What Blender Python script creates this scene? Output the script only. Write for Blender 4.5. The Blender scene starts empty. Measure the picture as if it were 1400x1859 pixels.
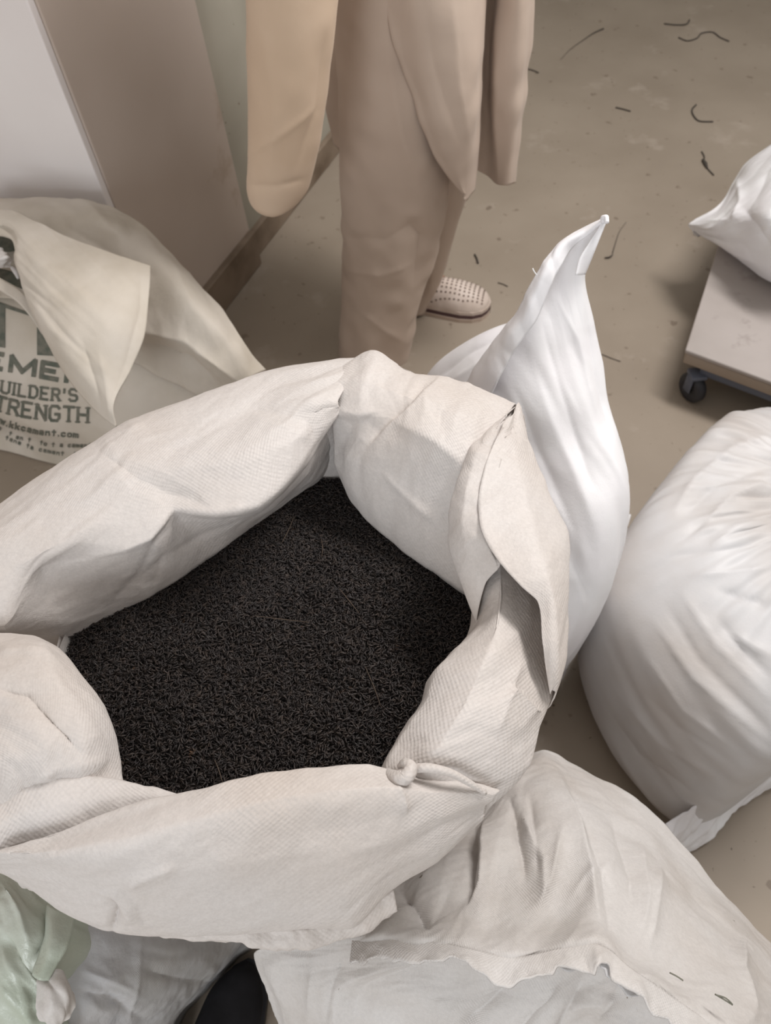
import bpy, bmesh, math, random
import numpy as np
from mathutils import Vector, Matrix
from mathutils.bvhtree import BVHTree

# ------------------------------------------------------------------ camera
F, CX, CY, H = 1400.0, 700.0, 929.5, 1.5          # focal length in pixels of a 1400x1859 frame, eye height
_d = np.array([105.0, 985.0, F]); _d /= np.linalg.norm(_d)        # world "down" seen in camera axes
_y = np.array([0, 0, 1.0]); _y = _y - _d * _y.dot(_d); _y /= np.linalg.norm(_y)
_x = np.cross(_d, _y)
if _x[0] < 0: _x = -_x
def ray(x, y):
    r = np.array([(x - CX) / F, (y - CY) / F, 1.0])
    return np.array([r.dot(_x), r.dot(_y), -r.dot(_d)])
def pz(x, y, z):                                   # point at height z seen at (x, y)
    w = ray(x, y); return np.array([0, 0, H]) + w * ((z - H) / w[2])
def py(x, y, Y):                                   # point on the upright plane at distance Y
    w = ray(x, y); return np.array([0, 0, H]) + w * (Y / w[1])
def proj(P):
    Q = P - np.array([0, 0, H])
    c = np.stack([Q[..., 0] * _x[i] + Q[..., 1] * _y[i] - Q[..., 2] * _d[i] for i in range(3)], -1)
    zz = np.maximum(c[..., 2], 1e-3)
    return np.stack([c[..., 0] / zz * F + CX, c[..., 1] / zz * F + CY], -1)
S = bpy.context.scene
C = S.collection
cam = bpy.data.cameras.new('camera'); co = bpy.data.objects.new('camera', cam); C.objects.link(co); S.camera = co
cam.sensor_fit = 'VERTICAL'; cam.sensor_height = 36.0; cam.lens = 36.0 * F / 1859.0
def w3(v): return Vector((np.dot(v, _x), np.dot(v, _y), -np.dot(v, _d)))
M = Matrix((w3([1, 0, 0]), w3([0, -1, 0]), w3([0, 0, -1]))).transposed()
co.matrix_world = Matrix.Translation((0, 0, H)) @ M.to_4x4()
cam.clip_start = 0.02
cam.dof.use_dof = True; cam.dof.focus_distance = 0.78; cam.dof.aperture_fstop = 8.0

# ------------------------------------------------------------------ light
S.view_settings.view_transform = 'Standard'; S.view_settings.look = 'None'
S.view_settings.gamma = 1.0; S.view_settings.exposure = 0.05; S.view_settings.use_curve_mapping = False
W = bpy.data.worlds.new('world'); S.world = W; W.use_nodes = True
W.node_tree.nodes['Background'].inputs[0].default_value = (1.0, 0.965, 0.93, 1)
W.node_tree.nodes['Background'].inputs[1].default_value = 0.56
def area(name, loc, tgt, sx, sy, e, col):
    l = bpy.data.lights.new(name, 'AREA'); l.shape = 'RECTANGLE'; l.size = sx; l.size_y = sy; l.energy = e; l.color = col
    o = bpy.data.objects.new(name, l); C.objects.link(o); o.location = loc
    o.rotation_euler = (Vector(tgt) - Vector(loc)).to_track_quat('-Z', 'Y').to_euler(); return o
area('ceiling_lamp', (1.3, 1.4, 2.7), (0.1, 0.6, 0.4), 1.2, 0.35, 58, (1.0, 0.965, 0.94))
area('window_daylight', (-1.3, -2.1, 1.7), (0.0, 0.6, 0.5), 1.1, 1.1, 34, (0.92, 0.96, 1.0))

# ------------------------------------------------------------------ helpers
rng = np.random.default_rng(7)
def hsh(i, j, k=0, s=0):
    n = (np.asarray(i, np.int64) * 73856093) ^ (np.asarray(j, np.int64) * 19349663) ^ (np.asarray(k, np.int64) * 83492791) ^ (s * 2654435761 % 2**31)
    n = (n ^ (n >> 13)) & 0x7fffffff
    n = (n * 1274126177 + 974634777) & 0x7fffffff
    n = n ^ (n >> 15); n = (n * 668265263) & 0x7fffffff
    return (n & 0xffff) / 32767.5 - 1.0
def vnoise(P, sc, seed=0):                          # smooth value noise, P (n,3)
    Q = P / sc; I = np.floor(Q).astype(np.int64); f = Q - I; f = f * f * (3 - 2 * f)
    out = 0
    for a in (0, 1):
        for b in (0, 1):
            for c in (0, 1):
                wgt = (f[:, 0] if a else 1 - f[:, 0]) * (f[:, 1] if b else 1 - f[:, 1]) * (f[:, 2] if c else 1 - f[:, 2])
                out = out + wgt * hsh(I[:, 0] + a, I[:, 1] + b, I[:, 2] + c, seed)
    return out
def crumple(uv, sc, seed=0, warp=0.35):             # piecewise flat facets with sharp creases
    P3 = np.concatenate([uv, np.zeros((len(uv), 1))], 1)
    w = np.stack([vnoise(P3, sc * 1.7, seed + 11), vnoise(P3, sc * 1.7, seed + 12)], 1) * sc * warp
    a = (seed * 1.3) % 3.1
    R = np.array([[math.cos(a), math.sin(a)], [-math.sin(a), math.cos(a)]])
    Q = ((uv + w) @ R.T) / sc
    x = Q[:, 0] + Q[:, 1] * 0.5; y = Q[:, 1] * 0.866 + 0.0
    i = np.floor(x); j = np.floor(y); fx = x - i; fy = y - j
    h = lambda a, b: hsh(a, b, 0, seed)
    up = fx + fy > 1
    lo = h(i, j) * (1 - fx - fy) + h(i + 1, j) * fx + h(i, j + 1) * fy
    hi = h(i + 1, j + 1) * (fx + fy - 1) + h(i + 1, j) * (1 - fy) + h(i, j + 1) * (1 - fx)
    return np.where(up, hi, lo)
def pt(p):
    if p[0] == 'w': return np.array(p[1:4], float)
    if p[0] == 'y': return py(p[1], p[2], p[3])
    return pz(*p)
def resample(P, n, lin=0.0, closed=False):
    P = np.asarray(P, float)
    if closed: P = np.vstack([P, P[:1]])
    L = np.concatenate([[0], np.cumsum(np.linalg.norm(np.diff(P, axis=0), axis=1) + 1e-6)])
    t = np.linspace(0, L[-1], n)
    return interp(P, L, t, lin, closed)
def interp(P, L, t, lin, closed=False):             # P (m,...) at knots L -> values at t, between cubic and straight
    m = len(P)
    i = np.clip(np.searchsorted(L, t, side='right') - 1, 0, m - 2)
    h = (L[i + 1] - L[i]); u = (t - L[i]) / h
    sh = (-1,) + (1,) * (P.ndim - 1)
    T = np.zeros_like(P)
    dl = np.diff(P, axis=0) / np.diff(L).reshape(sh)
    if closed:
        T[0] = T[-1] = (dl[0] + dl[-1]) / 2
    else:
        T[0] = dl[0]; T[-1] = dl[-1]
    if m > 2:
        h0 = np.diff(L)[:-1].reshape(sh); h1 = np.diff(L)[1:].reshape(sh)
        T[1:-1] = (dl[:-1] * h1 + dl[1:] * h0) / (h0 + h1)
    u_ = u.reshape(sh); h_ = h.reshape(sh)
    c = (2 * u_**3 - 3 * u_**2 + 1) * P[i] + (u_**3 - 2 * u_**2 + u_) * h_ * T[i] + (-2 * u_**3 + 3 * u_**2) * P[i + 1] + (u_**3 - u_**2) * h_ * T[i + 1]
    l = P[i] * (1 - u_) + P[i + 1] * u_
    return c * (1 - lin) + l * lin
def grid(rows, res=0.003, lin=0.3, linv=None, closed=False, maxn=400):
    if linv is None: linv = lin
    R = [np.array([pt(p) for p in r]) for r in rows]
    ml = max(np.linalg.norm(np.diff(r, axis=0), axis=1).sum() for r in R)
    nu = int(np.clip(ml / res, 8, maxn))
    G = np.array([resample(r, nu, lin, closed) for r in R])
    dv = np.linalg.norm(np.diff(G, axis=0), axis=2).mean(1) + 1e-6
    L = np.concatenate([[0], np.cumsum(dv)])
    nv = int(np.clip(L[-1] / res, 6, maxn))
    return interp(G, L, np.linspace(0, L[-1], nv), linv)
def gnorm(G, closed=False):
    if closed:
        E = np.concatenate([G[:, -2:-1], G, G[:, 1:2]], 1); du = E[:, 2:] - E[:, :-2]
    else: du = np.gradient(G, axis=1)
    dv = np.gradient(G, axis=0)
    n = np.cross(du, dv); l = np.linalg.norm(n, axis=2, keepdims=True); n = n / np.maximum(l, 1e-12)
    return n
def guv(G):
    u = np.concatenate([np.zeros((G.shape[0], 1)), np.cumsum(np.linalg.norm(np.diff(G, axis=1), axis=2), 1)], 1)
    v = np.concatenate([np.zeros((1, G.shape[1])), np.cumsum(np.linalg.norm(np.diff(G, axis=0), axis=2), 0)], 0)
    u = np.repeat(u.mean(0)[None], G.shape[0], 0); v = np.repeat(v.mean(1)[:, None], G.shape[1], 1)
    return np.stack([u, v], -1)
def segdist(Q, line):
    line = np.asarray(line, float); best = np.full(len(Q), 1e9); side = np.zeros(len(Q)); end = np.zeros(len(Q))
    tot = np.linalg.norm(np.diff(line, axis=0), axis=1); cum = np.concatenate([[0], np.cumsum(tot)]); par = np.zeros(len(Q))
    for k in range(len(line) - 1):
        a, b = line[k], line[k + 1]; ab = b - a; l2 = ab.dot(ab)
        t = np.clip(((Q - a) @ ab) / l2, 0, 1); pr = a + t[:, None] * ab
        dd = np.linalg.norm(Q - pr, axis=1)
        m = dd < best
        sgn = np.sign(ab[0] * (Q[:, 1] - a[1]) - ab[1] * (Q[:, 0] - a[0]))
        side = np.where(m, sgn, side); par = np.where(m, (cum[k] + t * tot[k]) / cum[-1], par); best = np.where(m, dd, best)
    return best, side, par
def feat(G, N, feats, k=1.0):
    """folds traced on the cloth: ('ridge',line,amp,width) ('step',line,amp,width) ('dent',polygon,amp,width)"""
    sh = G.shape; Q = proj(G).reshape(-1, 2); D = np.zeros(len(Q))
    for f in feats:
        kind, line, amp, wd = f
        if kind == 'ridge':
            d, s, t = segdist(Q, line); e = np.clip(np.sin(np.pi * np.clip(t, 0.0, 1)) * 1.6, 0, 1)
            D += amp * np.exp(-d / wd) * (0.25 + 0.75 * e)
        elif kind == 'step':
            d, s, t = segdist(Q, line); e = np.clip(np.sin(np.pi * np.clip(t, 0.0, 1)) * 2.0, 0, 1)
            D += amp * np.where(s > 0, np.exp(-d / wd) * (1 - np.exp(-d / 4.0)) * 1.3, 0) * e
        elif kind == 'dent':
            d, _, _ = segdist(Q, line + [line[0]]); P = np.asarray(line, float); ins = np.zeros(len(Q), bool)
            j = len(P) - 1
            for i in range(len(P)):
                c = ((P[i, 1] > Q[:, 1]) != (P[j, 1] > Q[:, 1])) & (Q[:, 0] < (P[j, 0] - P[i, 0]) * (Q[:, 1] - P[i, 1]) / (P[j, 1] - P[i, 1] + 1e-9) + P[i, 0])
                ins ^= c; j = i
            D += amp * np.where(ins, np.clip(d / wd, 0, 1), 0)
    return G + N * (D.reshape(sh[0], sh[1], 1) * k)
def up_normals(N):                                   # all normals to the side that looks at the room above
    if N[..., 2].mean() < 0: N = -N
    return N
def texture(G, closed=False, cr=(), nz=(), seed=0, off=(0, 0), flip=None, edge=0):
    N = gnorm(G, closed)
    if flip is None: N = up_normals(N)
    elif flip: N = -N
    uv = guv(G) + np.array(off); U = uv.reshape(-1, 2); P = G.reshape(-1, 3); D = np.zeros(len(U))
    for i, c in enumerate(cr):
        sc, a = c[0], c[1]; st = c[2] if len(c) > 2 else 1.0; an = c[3] if len(c) > 3 else 0.0
        if closed: U2 = np.stack([P[:, 0] + P[:, 1] * 0.7, P[:, 2] * 1.0 + P[:, 1] * 0.7], 1)
        else: U2 = U
        R = np.array([[math.cos(an), math.sin(an)], [-math.sin(an), math.cos(an)]]); U2 = (U2 @ R.T) * np.array([1.0, st])
        D += a * crumple(U2, sc, seed + i * 7)
    for i, (sc, a) in enumerate(nz): D += a * vnoise(P, sc, seed + 50 + i)
    D = D.reshape(G.shape[:2])
    if edge:
        nv, nu = D.shape; e = np.minimum(1, np.minimum(np.arange(nv), np.arange(nv)[::-1]) / edge)[:, None] * np.minimum(1, np.minimum(np.arange(nu), np.arange(nu)[::-1]) / edge)[None]
        D = D * e
    return G + N * D[..., None]
class MB:
    def __init__(s): s.v = []; s.f = []; s.uv = []; s.n = 0
    def add(s, V, Fc, UV=None):
        V = np.asarray(V, float).reshape(-1, 3); s.v.append(V)
        s.f += [tuple(i + s.n for i in f) for f in Fc]; s.n += len(V)
        s.uv.append(np.zeros((len(V), 2)) if UV is None else np.asarray(UV).reshape(-1, 2)); return s
    def grid(s, G, closed=False, flip=False):
        nv, nu = G.shape[:2]; UV = guv(G)
        i = np.arange(nv - 1)[:, None] * nu + np.arange(nu - 1)[None]; i = i.ravel()
        q = np.stack([i, i + 1, i + nu + 1, i + nu], 1)
        if flip: q = q[:, ::-1]
        return s.add(G, q.tolist(), UV)
    def skirt(s, G, drop=0.012, pull=0.0, zb=0.0):   # carry the outline of an open cloth grid down to what it stands on
        b = np.concatenate([G[0], G[1:, -1], G[-1, -2::-1], G[-2:0:-1, 0]])
        c = b.mean(0); rows = [b]
        for k, t in enumerate((0.12, 0.5, 1.0)):
            q = b.copy(); q[:, 2] = b[:, 2] * (1 - t) + zb * t
            e = pull * (0, .6, 1.0)[k]; q[:, :2] = b[:, :2] + (c[:2] - b[:, :2]) * e; rows.append(q)
        B = np.array(rows); B = np.concatenate([B, B[:, :1]], 1)
        s.grid(B); n = len(b)
        s.add(rows[-1], [tuple(range(n))]); return s
    def build(s, name, mat, parent=None, smooth=True, solid=0, merge=0.00005, norm=True):
        me = bpy.data.meshes.new(name); V = np.vstack(s.v); me.from_pydata(V.tolist(), [], s.f)
        uv = np.vstack(s.uv); l = me.uv_layers.new(name='UVMap'); vi = np.zeros(len(me.loops), np.int32); me.loops.foreach_get('vertex_index', vi)
        l.data.foreach_set('uv', uv[vi].astype(np.float32).ravel())
        if merge:
            bm = bmesh.new(); bm.from_mesh(me); bmesh.ops.remove_doubles(bm, verts=bm.verts, dist=merge)
            if norm: bmesh.ops.recalc_face_normals(bm, faces=bm.faces)
            bm.to_mesh(me); bm.free()
        if smooth: me.polygons.foreach_set('use_smooth', [True] * len(me.polygons))
        me.materials.append(mat); me.update()
        o = bpy.data.objects.new(name, me); C.objects.link(o)
        if parent: o.parent = parent
        if solid:
            m = o.modifiers.new('thickness', 'SOLIDIFY'); m.thickness = solid; m.offset = 0
        return o
def empty(name, loc=(0, 0, 0)):
    o = bpy.data.objects.new(name, None); C.objects.link(o); o.empty_display_size = 0.05
    o.location = (0, 0, 0); return o
def tag(o, label=None, cat=None, group=None, kind=None):
    if label: o['label'] = label
    if cat: o['category'] = cat
    if group: o['group'] = group
    if kind: o['kind'] = kind
    return o
def tube(mb, pts, r, n=8, sm=6, caps=True):
    P = resample(np.array([pt(p) for p in pts]), max(4, (len(pts) - 1) * sm + 1), 0.0)
    rr = np.interp(np.linspace(0, 1, len(P)), np.linspace(0, 1, len(r)), r) if hasattr(r, '__len__') else np.full(len(P), r)
    T = np.gradient(P, axis=0); T /= np.linalg.norm(T, axis=1, keepdims=True) + 1e-12
    a = np.array([0.3, 0.2, 1.0]); V = []
    for i in range(len(P)):
        u = np.cross(T[i], a); u /= np.linalg.norm(u) + 1e-9; w = np.cross(T[i], u)
        for k in range(n + 1):
            an = 2 * math.pi * k / n; V.append(P[i] + rr[i] * (u * math.cos(an) + w * math.sin(an)))
    G = np.array(V).reshape(len(P), n + 1, 3); mb.grid(G)
    if caps:
        for e in (0, -1): mb.add(G[e, :n], [tuple(range(n))])
    return mb
def rbox(mb, c, d1, d2, l1, l2, z0, z1, r=0.006, seg=3):   # box with rounded edges, corner c, horizontal axes d1,d2
    c = np.array([c[0], c[1]]); d1 = np.array(d1, float); d1 /= np.linalg.norm(d1); d2 = np.array(d2, float); d2 /= np.linalg.norm(d2)
    bm = bmesh.new(); V = []
    for z in (z0, z1):
        for a, b in ((0, 0), (l1, 0), (l1, l2), (0, l2)):
            p = c + d1 * a + d2 * b; V.append(bm.verts.new((p[0], p[1], z)))
    for f in ((3, 2, 1, 0), (4, 5, 6, 7), (0, 1, 5, 4), (1, 2, 6, 5), (2, 3, 7, 6), (3, 0, 4, 7)): bm.faces.new([V[i] for i in f])
    if r: bmesh.ops.bevel(bm, geom=bm.edges[:], offset=r, segments=seg, affect='EDGES', profile=0.5)
    bm.verts.index_update(); mb.add([v.co[:] for v in bm.verts], [tuple(v.index for v in f.verts) for f in bm.faces]); bm.free(); return mb

# ------------------------------------------------------------------ materials
def srgb(r, g, b):
    f = lambda c: ((c / 255 + 0.055) / 1.055) ** 2.4 if c > 10 else c / 255 / 12.92
    return (f(r), f(g), f(b), 1)
def material(name, col, rough=0.6, col2=None, nscale=6, detail=4, contrast=(0.35, 0.65), bumps=(), weave=None, spec=0.4, transl=0.0, sheen=0.0, metal=0.0, specks=None, stains=None, creases=(), mottle=0):
    m = bpy.data.materials.new(name); m.use_nodes = True; nt = m.node_tree; N = nt.nodes; L = nt.links
    b = N['Principled BSDF']; b.inputs['Roughness'].default_value = rough; b.inputs['Specular IOR Level'].default_value = spec; b.inputs['Metallic'].default_value = metal
    if sheen: b.inputs['Sheen Weight'].default_value = sheen
    tc = N.new('ShaderNodeTexCoord'); out = None
    rgb = N.new('ShaderNodeRGB'); rgb.outputs[0].default_value = col; cur = rgb.outputs[0]
    def noise(sc, det=4, w=0.5, vec='Object'):
        n = N.new('ShaderNodeTexNoise'); n.inputs['Scale'].default_value = sc; n.inputs['Detail'].default_value = det; n.inputs['Roughness'].default_value = w
        L.new(tc.outputs[vec], n.inputs['Vector']); return n
    def ramp(src, a, c):
        r = N.new('ShaderNodeMapRange'); r.inputs['From Min'].default_value = a; r.inputs['From Max'].default_value = c; L.new(src, r.inputs['Value']); return r.outputs[0]
    def mixc(fac, a, c):
        x = N.new('ShaderNodeMix'); x.data_type = 'RGBA'; L.new(fac, x.inputs[0]); L.new(a, x.inputs[6])
        if isinstance(c, tuple): x.inputs[7].default_value = c
        else: L.new(c, x.inputs[7])
        return x.outputs[2]
    if col2: cur = mixc(ramp(noise(nscale, detail).outputs[0], *contrast), cur, col2)
    for (sc, a, c, colr) in (stains or ()):
        cur = mixc(ramp(noise(sc, 5, 0.6).outputs[0], a, c), cur, colr)
    if specks:
        for (sc, th, colr) in specks:
            v = N.new('ShaderNodeTexNoise'); v.inputs['Scale'].default_value = sc; v.inputs['Detail'].default_value = 2; L.new(tc.outputs['Object'], v.inputs['Vector'])
            cur = mixc(ramp(v.outputs[0], th, th + 0.05), cur, colr)
    if mottle:
        mo = ramp(noise(260, 3, 0.7).outputs[0], 0.38, 0.62); hs = N.new('ShaderNodeMix'); hs.data_type = 'RGBA'; hs.blend_type = 'MULTIPLY'; L.new(mo, hs.inputs[0]); L.new(cur, hs.inputs[6])
        hs.inputs[7].default_value = (1 - mottle, 1 - mottle, 1 - mottle, 1); cur = hs.outputs[2]
    L.new(cur, b.inputs['Base Color'])
    nrm = None
    for (sc, dist, st) in creases:
        bp = N.new('ShaderNodeBump'); bp.inputs['Distance'].default_value = dist; bp.inputs['Strength'].default_value = st
        n = N.new('ShaderNodeTexNoise'); n.noise_type = 'RIDGED_MULTIFRACTAL'; n.inputs['Scale'].default_value = sc; n.inputs['Detail'].default_value = 2.5; n.inputs['Roughness'].default_value = .45; n.inputs['Distortion'].default_value = .6
        L.new(tc.outputs['Object'], n.inputs['Vector']); L.new(n.outputs[0], bp.inputs['Height'])
        if nrm: L.new(nrm, bp.inputs['Normal'])
        nrm = bp.outputs[0]
    for (sc, dist, st) in bumps:
        bp = N.new('ShaderNodeBump'); bp.inputs['Distance'].default_value = dist; bp.inputs['Strength'].default_value = st
        L.new(noise(sc, 5, 0.6).outputs[0], bp.inputs['Height'])
        if nrm: L.new(nrm, bp.inputs['Normal'])
        nrm = bp.outputs[0]
    if weave:
        per, dist, st, vec = weave
        mp = N.new('ShaderNodeSeparateXYZ')
        nz = noise(9, 2, 0.5); va = N.new('ShaderNodeVectorMath'); va.operation = 'MULTIPLY_ADD'
        va.inputs[1].default_value = (per * 1.5,) * 3; L.new(nz.outputs['Color'], va.inputs[0]); L.new(tc.outputs['UV'], va.inputs[2]); L.new(va.outputs[0], mp.inputs[0])
        def sn(i, ph=None, mul=1.0):
            mm = N.new('ShaderNodeMath'); mm.operation = 'MULTIPLY'; mm.inputs[1].default_value = 2 * math.pi / per * mul; L.new(mp.outputs[i], mm.inputs[0])
            ss = N.new('ShaderNodeMath'); ss.operation = 'SINE'; L.new(mm.outputs[0], ss.inputs[0]); return ss.outputs[0]
        pr = N.new('ShaderNodeMath'); pr.operation = 'MULTIPLY'; L.new(sn(0), pr.inputs[0]); L.new(sn(1, mul=1.25), pr.inputs[1])
        # the weave fades in and out over the cloth
        fade = ramp(noise(6, 3).outputs[0], 0.42, 0.62)
        p2 = N.new('ShaderNodeMath'); p2.operation = 'MULTIPLY'; L.new(pr.outputs[0], p2.inputs[0]); L.new(fade, p2.inputs[1])
        bp = N.new('ShaderNodeBump'); bp.inputs['Distance'].default_value = dist; bp.inputs['Strength'].default_value = st
        L.new(p2.outputs[0], bp.inputs['Height'])
        if nrm: L.new(nrm, bp.inputs['Normal'])
        nrm = bp.outputs[0]
    if nrm: L.new(nrm, b.inputs['Normal'])
    if transl:
        t = N.new('ShaderNodeBsdfTranslucent'); L.new(cur, t.inputs['Color'])
        mx = N.new('ShaderNodeMixShader'); mx.inputs[0].default_value = transl
        L.new(b.outputs[0], mx.inputs[1]); L.new(t.outputs[0], mx.inputs[2]); L.new(mx.outputs[0], N['Material Output'].inputs['Surface'])
    return m
MT = {}
MT['cuff'] = material('woven_plastic', srgb(218, 212, 208), 0.5, srgb(211, 201, 193), 5, 5, (0.4, 0.75), bumps=((22, 0.004, 0.35), (90, 0.0016, 0.5), (330, 0.0006, 0.6)), weave=(0.0058, 0.0007, 0.32, 'UV'), spec=0.35, transl=0.12, creases=((9, .0022, .5), (28, .0008, .4)), mottle=.07)
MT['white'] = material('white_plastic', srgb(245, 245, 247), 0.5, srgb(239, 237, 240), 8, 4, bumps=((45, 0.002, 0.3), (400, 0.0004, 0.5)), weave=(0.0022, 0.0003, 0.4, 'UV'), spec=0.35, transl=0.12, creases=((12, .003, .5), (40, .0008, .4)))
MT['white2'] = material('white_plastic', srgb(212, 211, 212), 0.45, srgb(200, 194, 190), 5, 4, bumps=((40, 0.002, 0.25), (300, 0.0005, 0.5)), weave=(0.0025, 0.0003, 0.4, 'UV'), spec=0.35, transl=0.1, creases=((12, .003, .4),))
MT['old'] = material('dusty_plastic', srgb(216, 212, 209), 0.5, srgb(200, 193, 187), 8, 5, (0.4, 0.7), bumps=((50, 0.002, 0.5), (260, 0.0007, 0.6)), weave=(0.0034, 0.0005, 0.5, 'UV'), spec=0.45, transl=0.1, creases=((10, .004, .6), (34, .0016, .6)), mottle=.06, specks=((90, 0.76, srgb(120, 108, 92)),))
MT['silver'] = material('shiny_plastic', srgb(196, 197, 200), 0.2, srgb(186, 184, 182), 6, 4, bumps=((35, 0.003, 0.6), (180, 0.001, 0.6)), creases=((14, .004, .7),), weave=(0.003, 0.0005, 0.6, 'UV'), spec=0.8, transl=0.1)
MT['green'] = material('green_plastic', srgb(206, 211, 201), 0.35, srgb(188, 197, 181), 7, 4, bumps=((35, 0.003, 0.6), (180, 0.001, 0.6)), creases=((14, .004, .7),), spec=0.7, transl=0.15)
MT['burlap'] = material('cement_cloth', srgb(212, 204, 193), 0.8, srgb(186, 176, 160), 5, 5, (0.42, 0.75), bumps=((60, 0.002, 0.4), (400, 0.0004, 0.5)), weave=(0.003, 0.0003, 0.5, 'UV'), spec=0.2, transl=0.08, creases=((12, .003, .4),))
MT['ink'] = material('printing_ink', srgb(92, 97, 88), 0.8, srgb(118, 116, 106), 60, 3, spec=0.2)
MT['linen'] = material('beige_cotton', srgb(200, 182, 167), 0.85, srgb(190, 171, 156), 4, 4, bumps=((30, 0.002, 0.3), (500, 0.0004, 0.5)), spec=0.15, sheen=0.1, transl=0.06)
MT['linen2'] = material('beige_cotton', srgb(211, 189, 167), 0.85, srgb(202, 178, 154), 5, 4, bumps=((30, 0.002, 0.3), (500, 0.0004, 0.5)), spec=0.15, sheen=0.1, transl=0.06)
MT['skin'] = material('skin', srgb(165, 118, 90), 0.5, bumps=((80, 0.001, 0.2),))
MT['hair'] = material('black_hair', srgb(25, 20, 18), 0.5, bumps=((200, 0.002, 0.6),))
MT['eye'] = material('eye', srgb(235, 230, 225), 0.2)
MT['clog'] = material('clog_rubber', srgb(214, 200, 190), 0.5, srgb(196, 180, 168), 20, 3, spec=0.3)
MT['hole'] = material('clog_hole', srgb(120, 102, 92), 0.8)
MT['sole'] = material('dark_sole', srgb(88, 66, 66), 0.6)
MT['sole2'] = material('pale_sole', srgb(190, 172, 158), 0.6)
MT['black'] = material('black_canvas', srgb(30, 29, 31), 0.8, srgb(38, 37, 40), 30, 3, bumps=((300, 0.0006, 0.5),), spec=0.2)
MT['rubber'] = material('black_rubber', srgb(48, 48, 52), 0.5)
MT['deck'] = material('grey_deck', srgb(172, 164, 160), 0.5, srgb(160, 152, 147), 5, 4, stains=((11, 0.58, 0.7, srgb(146, 137, 132)),), spec=0.35)
MT['brownedge'] = material('tan_edge', srgb(156, 142, 128), 0.6)
MT['blue'] = material('blue_grey_steel', srgb(94, 99, 112), 0.5)
MT['floor'] = material('concrete', srgb(158, 146, 132), 0.45, srgb(143, 131, 117), 2.2, 5, (0.35, 0.7), bumps=((50, 0.001, 0.15),),
    specks=((24, 0.68, srgb(126, 113, 100)), (70, 0.71, srgb(104, 92, 80))), stains=((5, 0.6, 0.75, srgb(172, 160, 148)),), spec=0.3)
MT['wallg'] = material('painted_wall', srgb(176, 171, 158), 0.7, srgb(162, 157, 144), 3, 4, specks=((45, 0.72, srgb(125, 115, 98)),))
MT['pillar'] = material('painted_pillar', srgb(203, 190, 180), 0.6, srgb(194, 180, 169), 2, 3, stains=((4, 0.66, 0.8, srgb(160, 140, 118)),))
MT['pillar_lit'] = material('painted_pillar_lit', srgb(240, 236, 235), 0.6, srgb(232, 226, 225), 2, 3)  # pillar side that catches the light, its brightness painted into the colour
MT['skirt'] = material('skirting', srgb(140, 124, 108), 0.6, srgb(108, 92, 76), 9, 4, (0.4, 0.7))
MT['twig'] = material('dark_fibre', srgb(70, 64, 58), 0.8)
MT['stalk'] = material('tea_stalk', srgb(72, 60, 50), 0.7)
MT['tea'] = material('black_tea', srgb(42, 37, 36), 0.55, srgb(66, 56, 50), 160, 2, (0.45, 0.75), spec=0.4, specks=((45, 0.72, srgb(88, 66, 50)),))
MT['teabase'] = material('black_tea_bed', srgb(30, 26, 25), 0.9)
MT['thread'] = material('dark_thread', srgb(120, 118, 106), 0.7)
MT['wthread'] = material('white_thread', srgb(225, 225, 225), 0.7)

# ------------------------------------------------------------------ floor and walls
def plane(name, pts, mat):
    m = MB(); n = len(pts); m.add([pt(p) for p in pts], [tuple(range(n))]); o = m.build(name, MT[mat], smooth=False, norm=False, merge=0); return tag(o, kind='structure')
m = MB(); m.add([(-4, -2.5, 0), (4.5, -2.5, 0), (4.5, 6, 0), (-4, 6, 0), (-4, -2.5, -0.08), (4.5, -2.5, -0.08), (4.5, 6, -0.08), (-4, 6, -0.08)],
    [(0, 1, 2, 3), (7, 6, 5, 4), (0, 4, 5, 1), (1, 5, 6, 2), (2, 6, 7, 3), (3, 7, 4, 0)])
tag(m.build('floor', MT['floor'], smooth=False), kind='structure')
A = pz(400, 556, 0)[:2]; B = pz(610, 285, 0)[:2]; wd = (B - A) / np.linalg.norm(B - A)      # the foot of the left wall
wn = np.array([wd[1], -wd[0]])                                                          # out into the room
corner = pz(318, 662, 0)[:2]; pc2 = pz(464, 474, 0)[:2]
c0 = A + wd * np.dot(corner - A, wd); c1 = A + wd * np.dot(pc2 - A, wd)
m = MB(); rbox(m, c1 - wn * 0.12 - wd * 0.3, wd, wn, 3.2, 0.12 - 0.018, 0, 2.7, 0); tag(m.build('wall_left', MT['wallg'], smooth=False), kind='structure')
m = MB(); rbox(m, c0 - wn * 0.95, wd, wn, np.linalg.norm(c1 - c0), 0.95 + 0.006, 0, 2.7, 0.004, 2)
pil = m.build('wall_pillar', MT['pillar'], smooth=False); tag(pil, kind='structure')
# the pillar's return, its stronger light put into a paler colour, and the wall beyond
m = MB(); rbox(m, c0 - wn * 0.95 - wd * 0.02, wd, wn, 0.019, 0.95 + 0.004, 0, 2.7, 0.003, 2); tag(m.build('wall_return', MT['pillar_lit'], smooth=False), kind='structure')
m = MB(); rbox(m, c0 - wn * 1.05 - wd * 2.5, wd, wn, 2.5, 0.12, 0, 2.7, 0); tag(m.build('wall_back', MT['pillar'], smooth=False), kind='structure')
m = MB(); rbox(m, c1 + wd * 0.002 - wn * 0.02, wd, wn, 2.6, 0.02, 0, 0.085, 0.004); tag(m.build('baseboard_left', MT['skirt'], smooth=False), kind='structure')
m = MB(); rbox(m, c0 - wn * 0.0, wd, wn, np.linalg.norm(c1 - c0) - 0.002, 0.026, 0, 0.115, 0.005); tag(m.build('baseboard_pillar', MT['skirt'], smooth=False), kind='structure')

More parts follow.
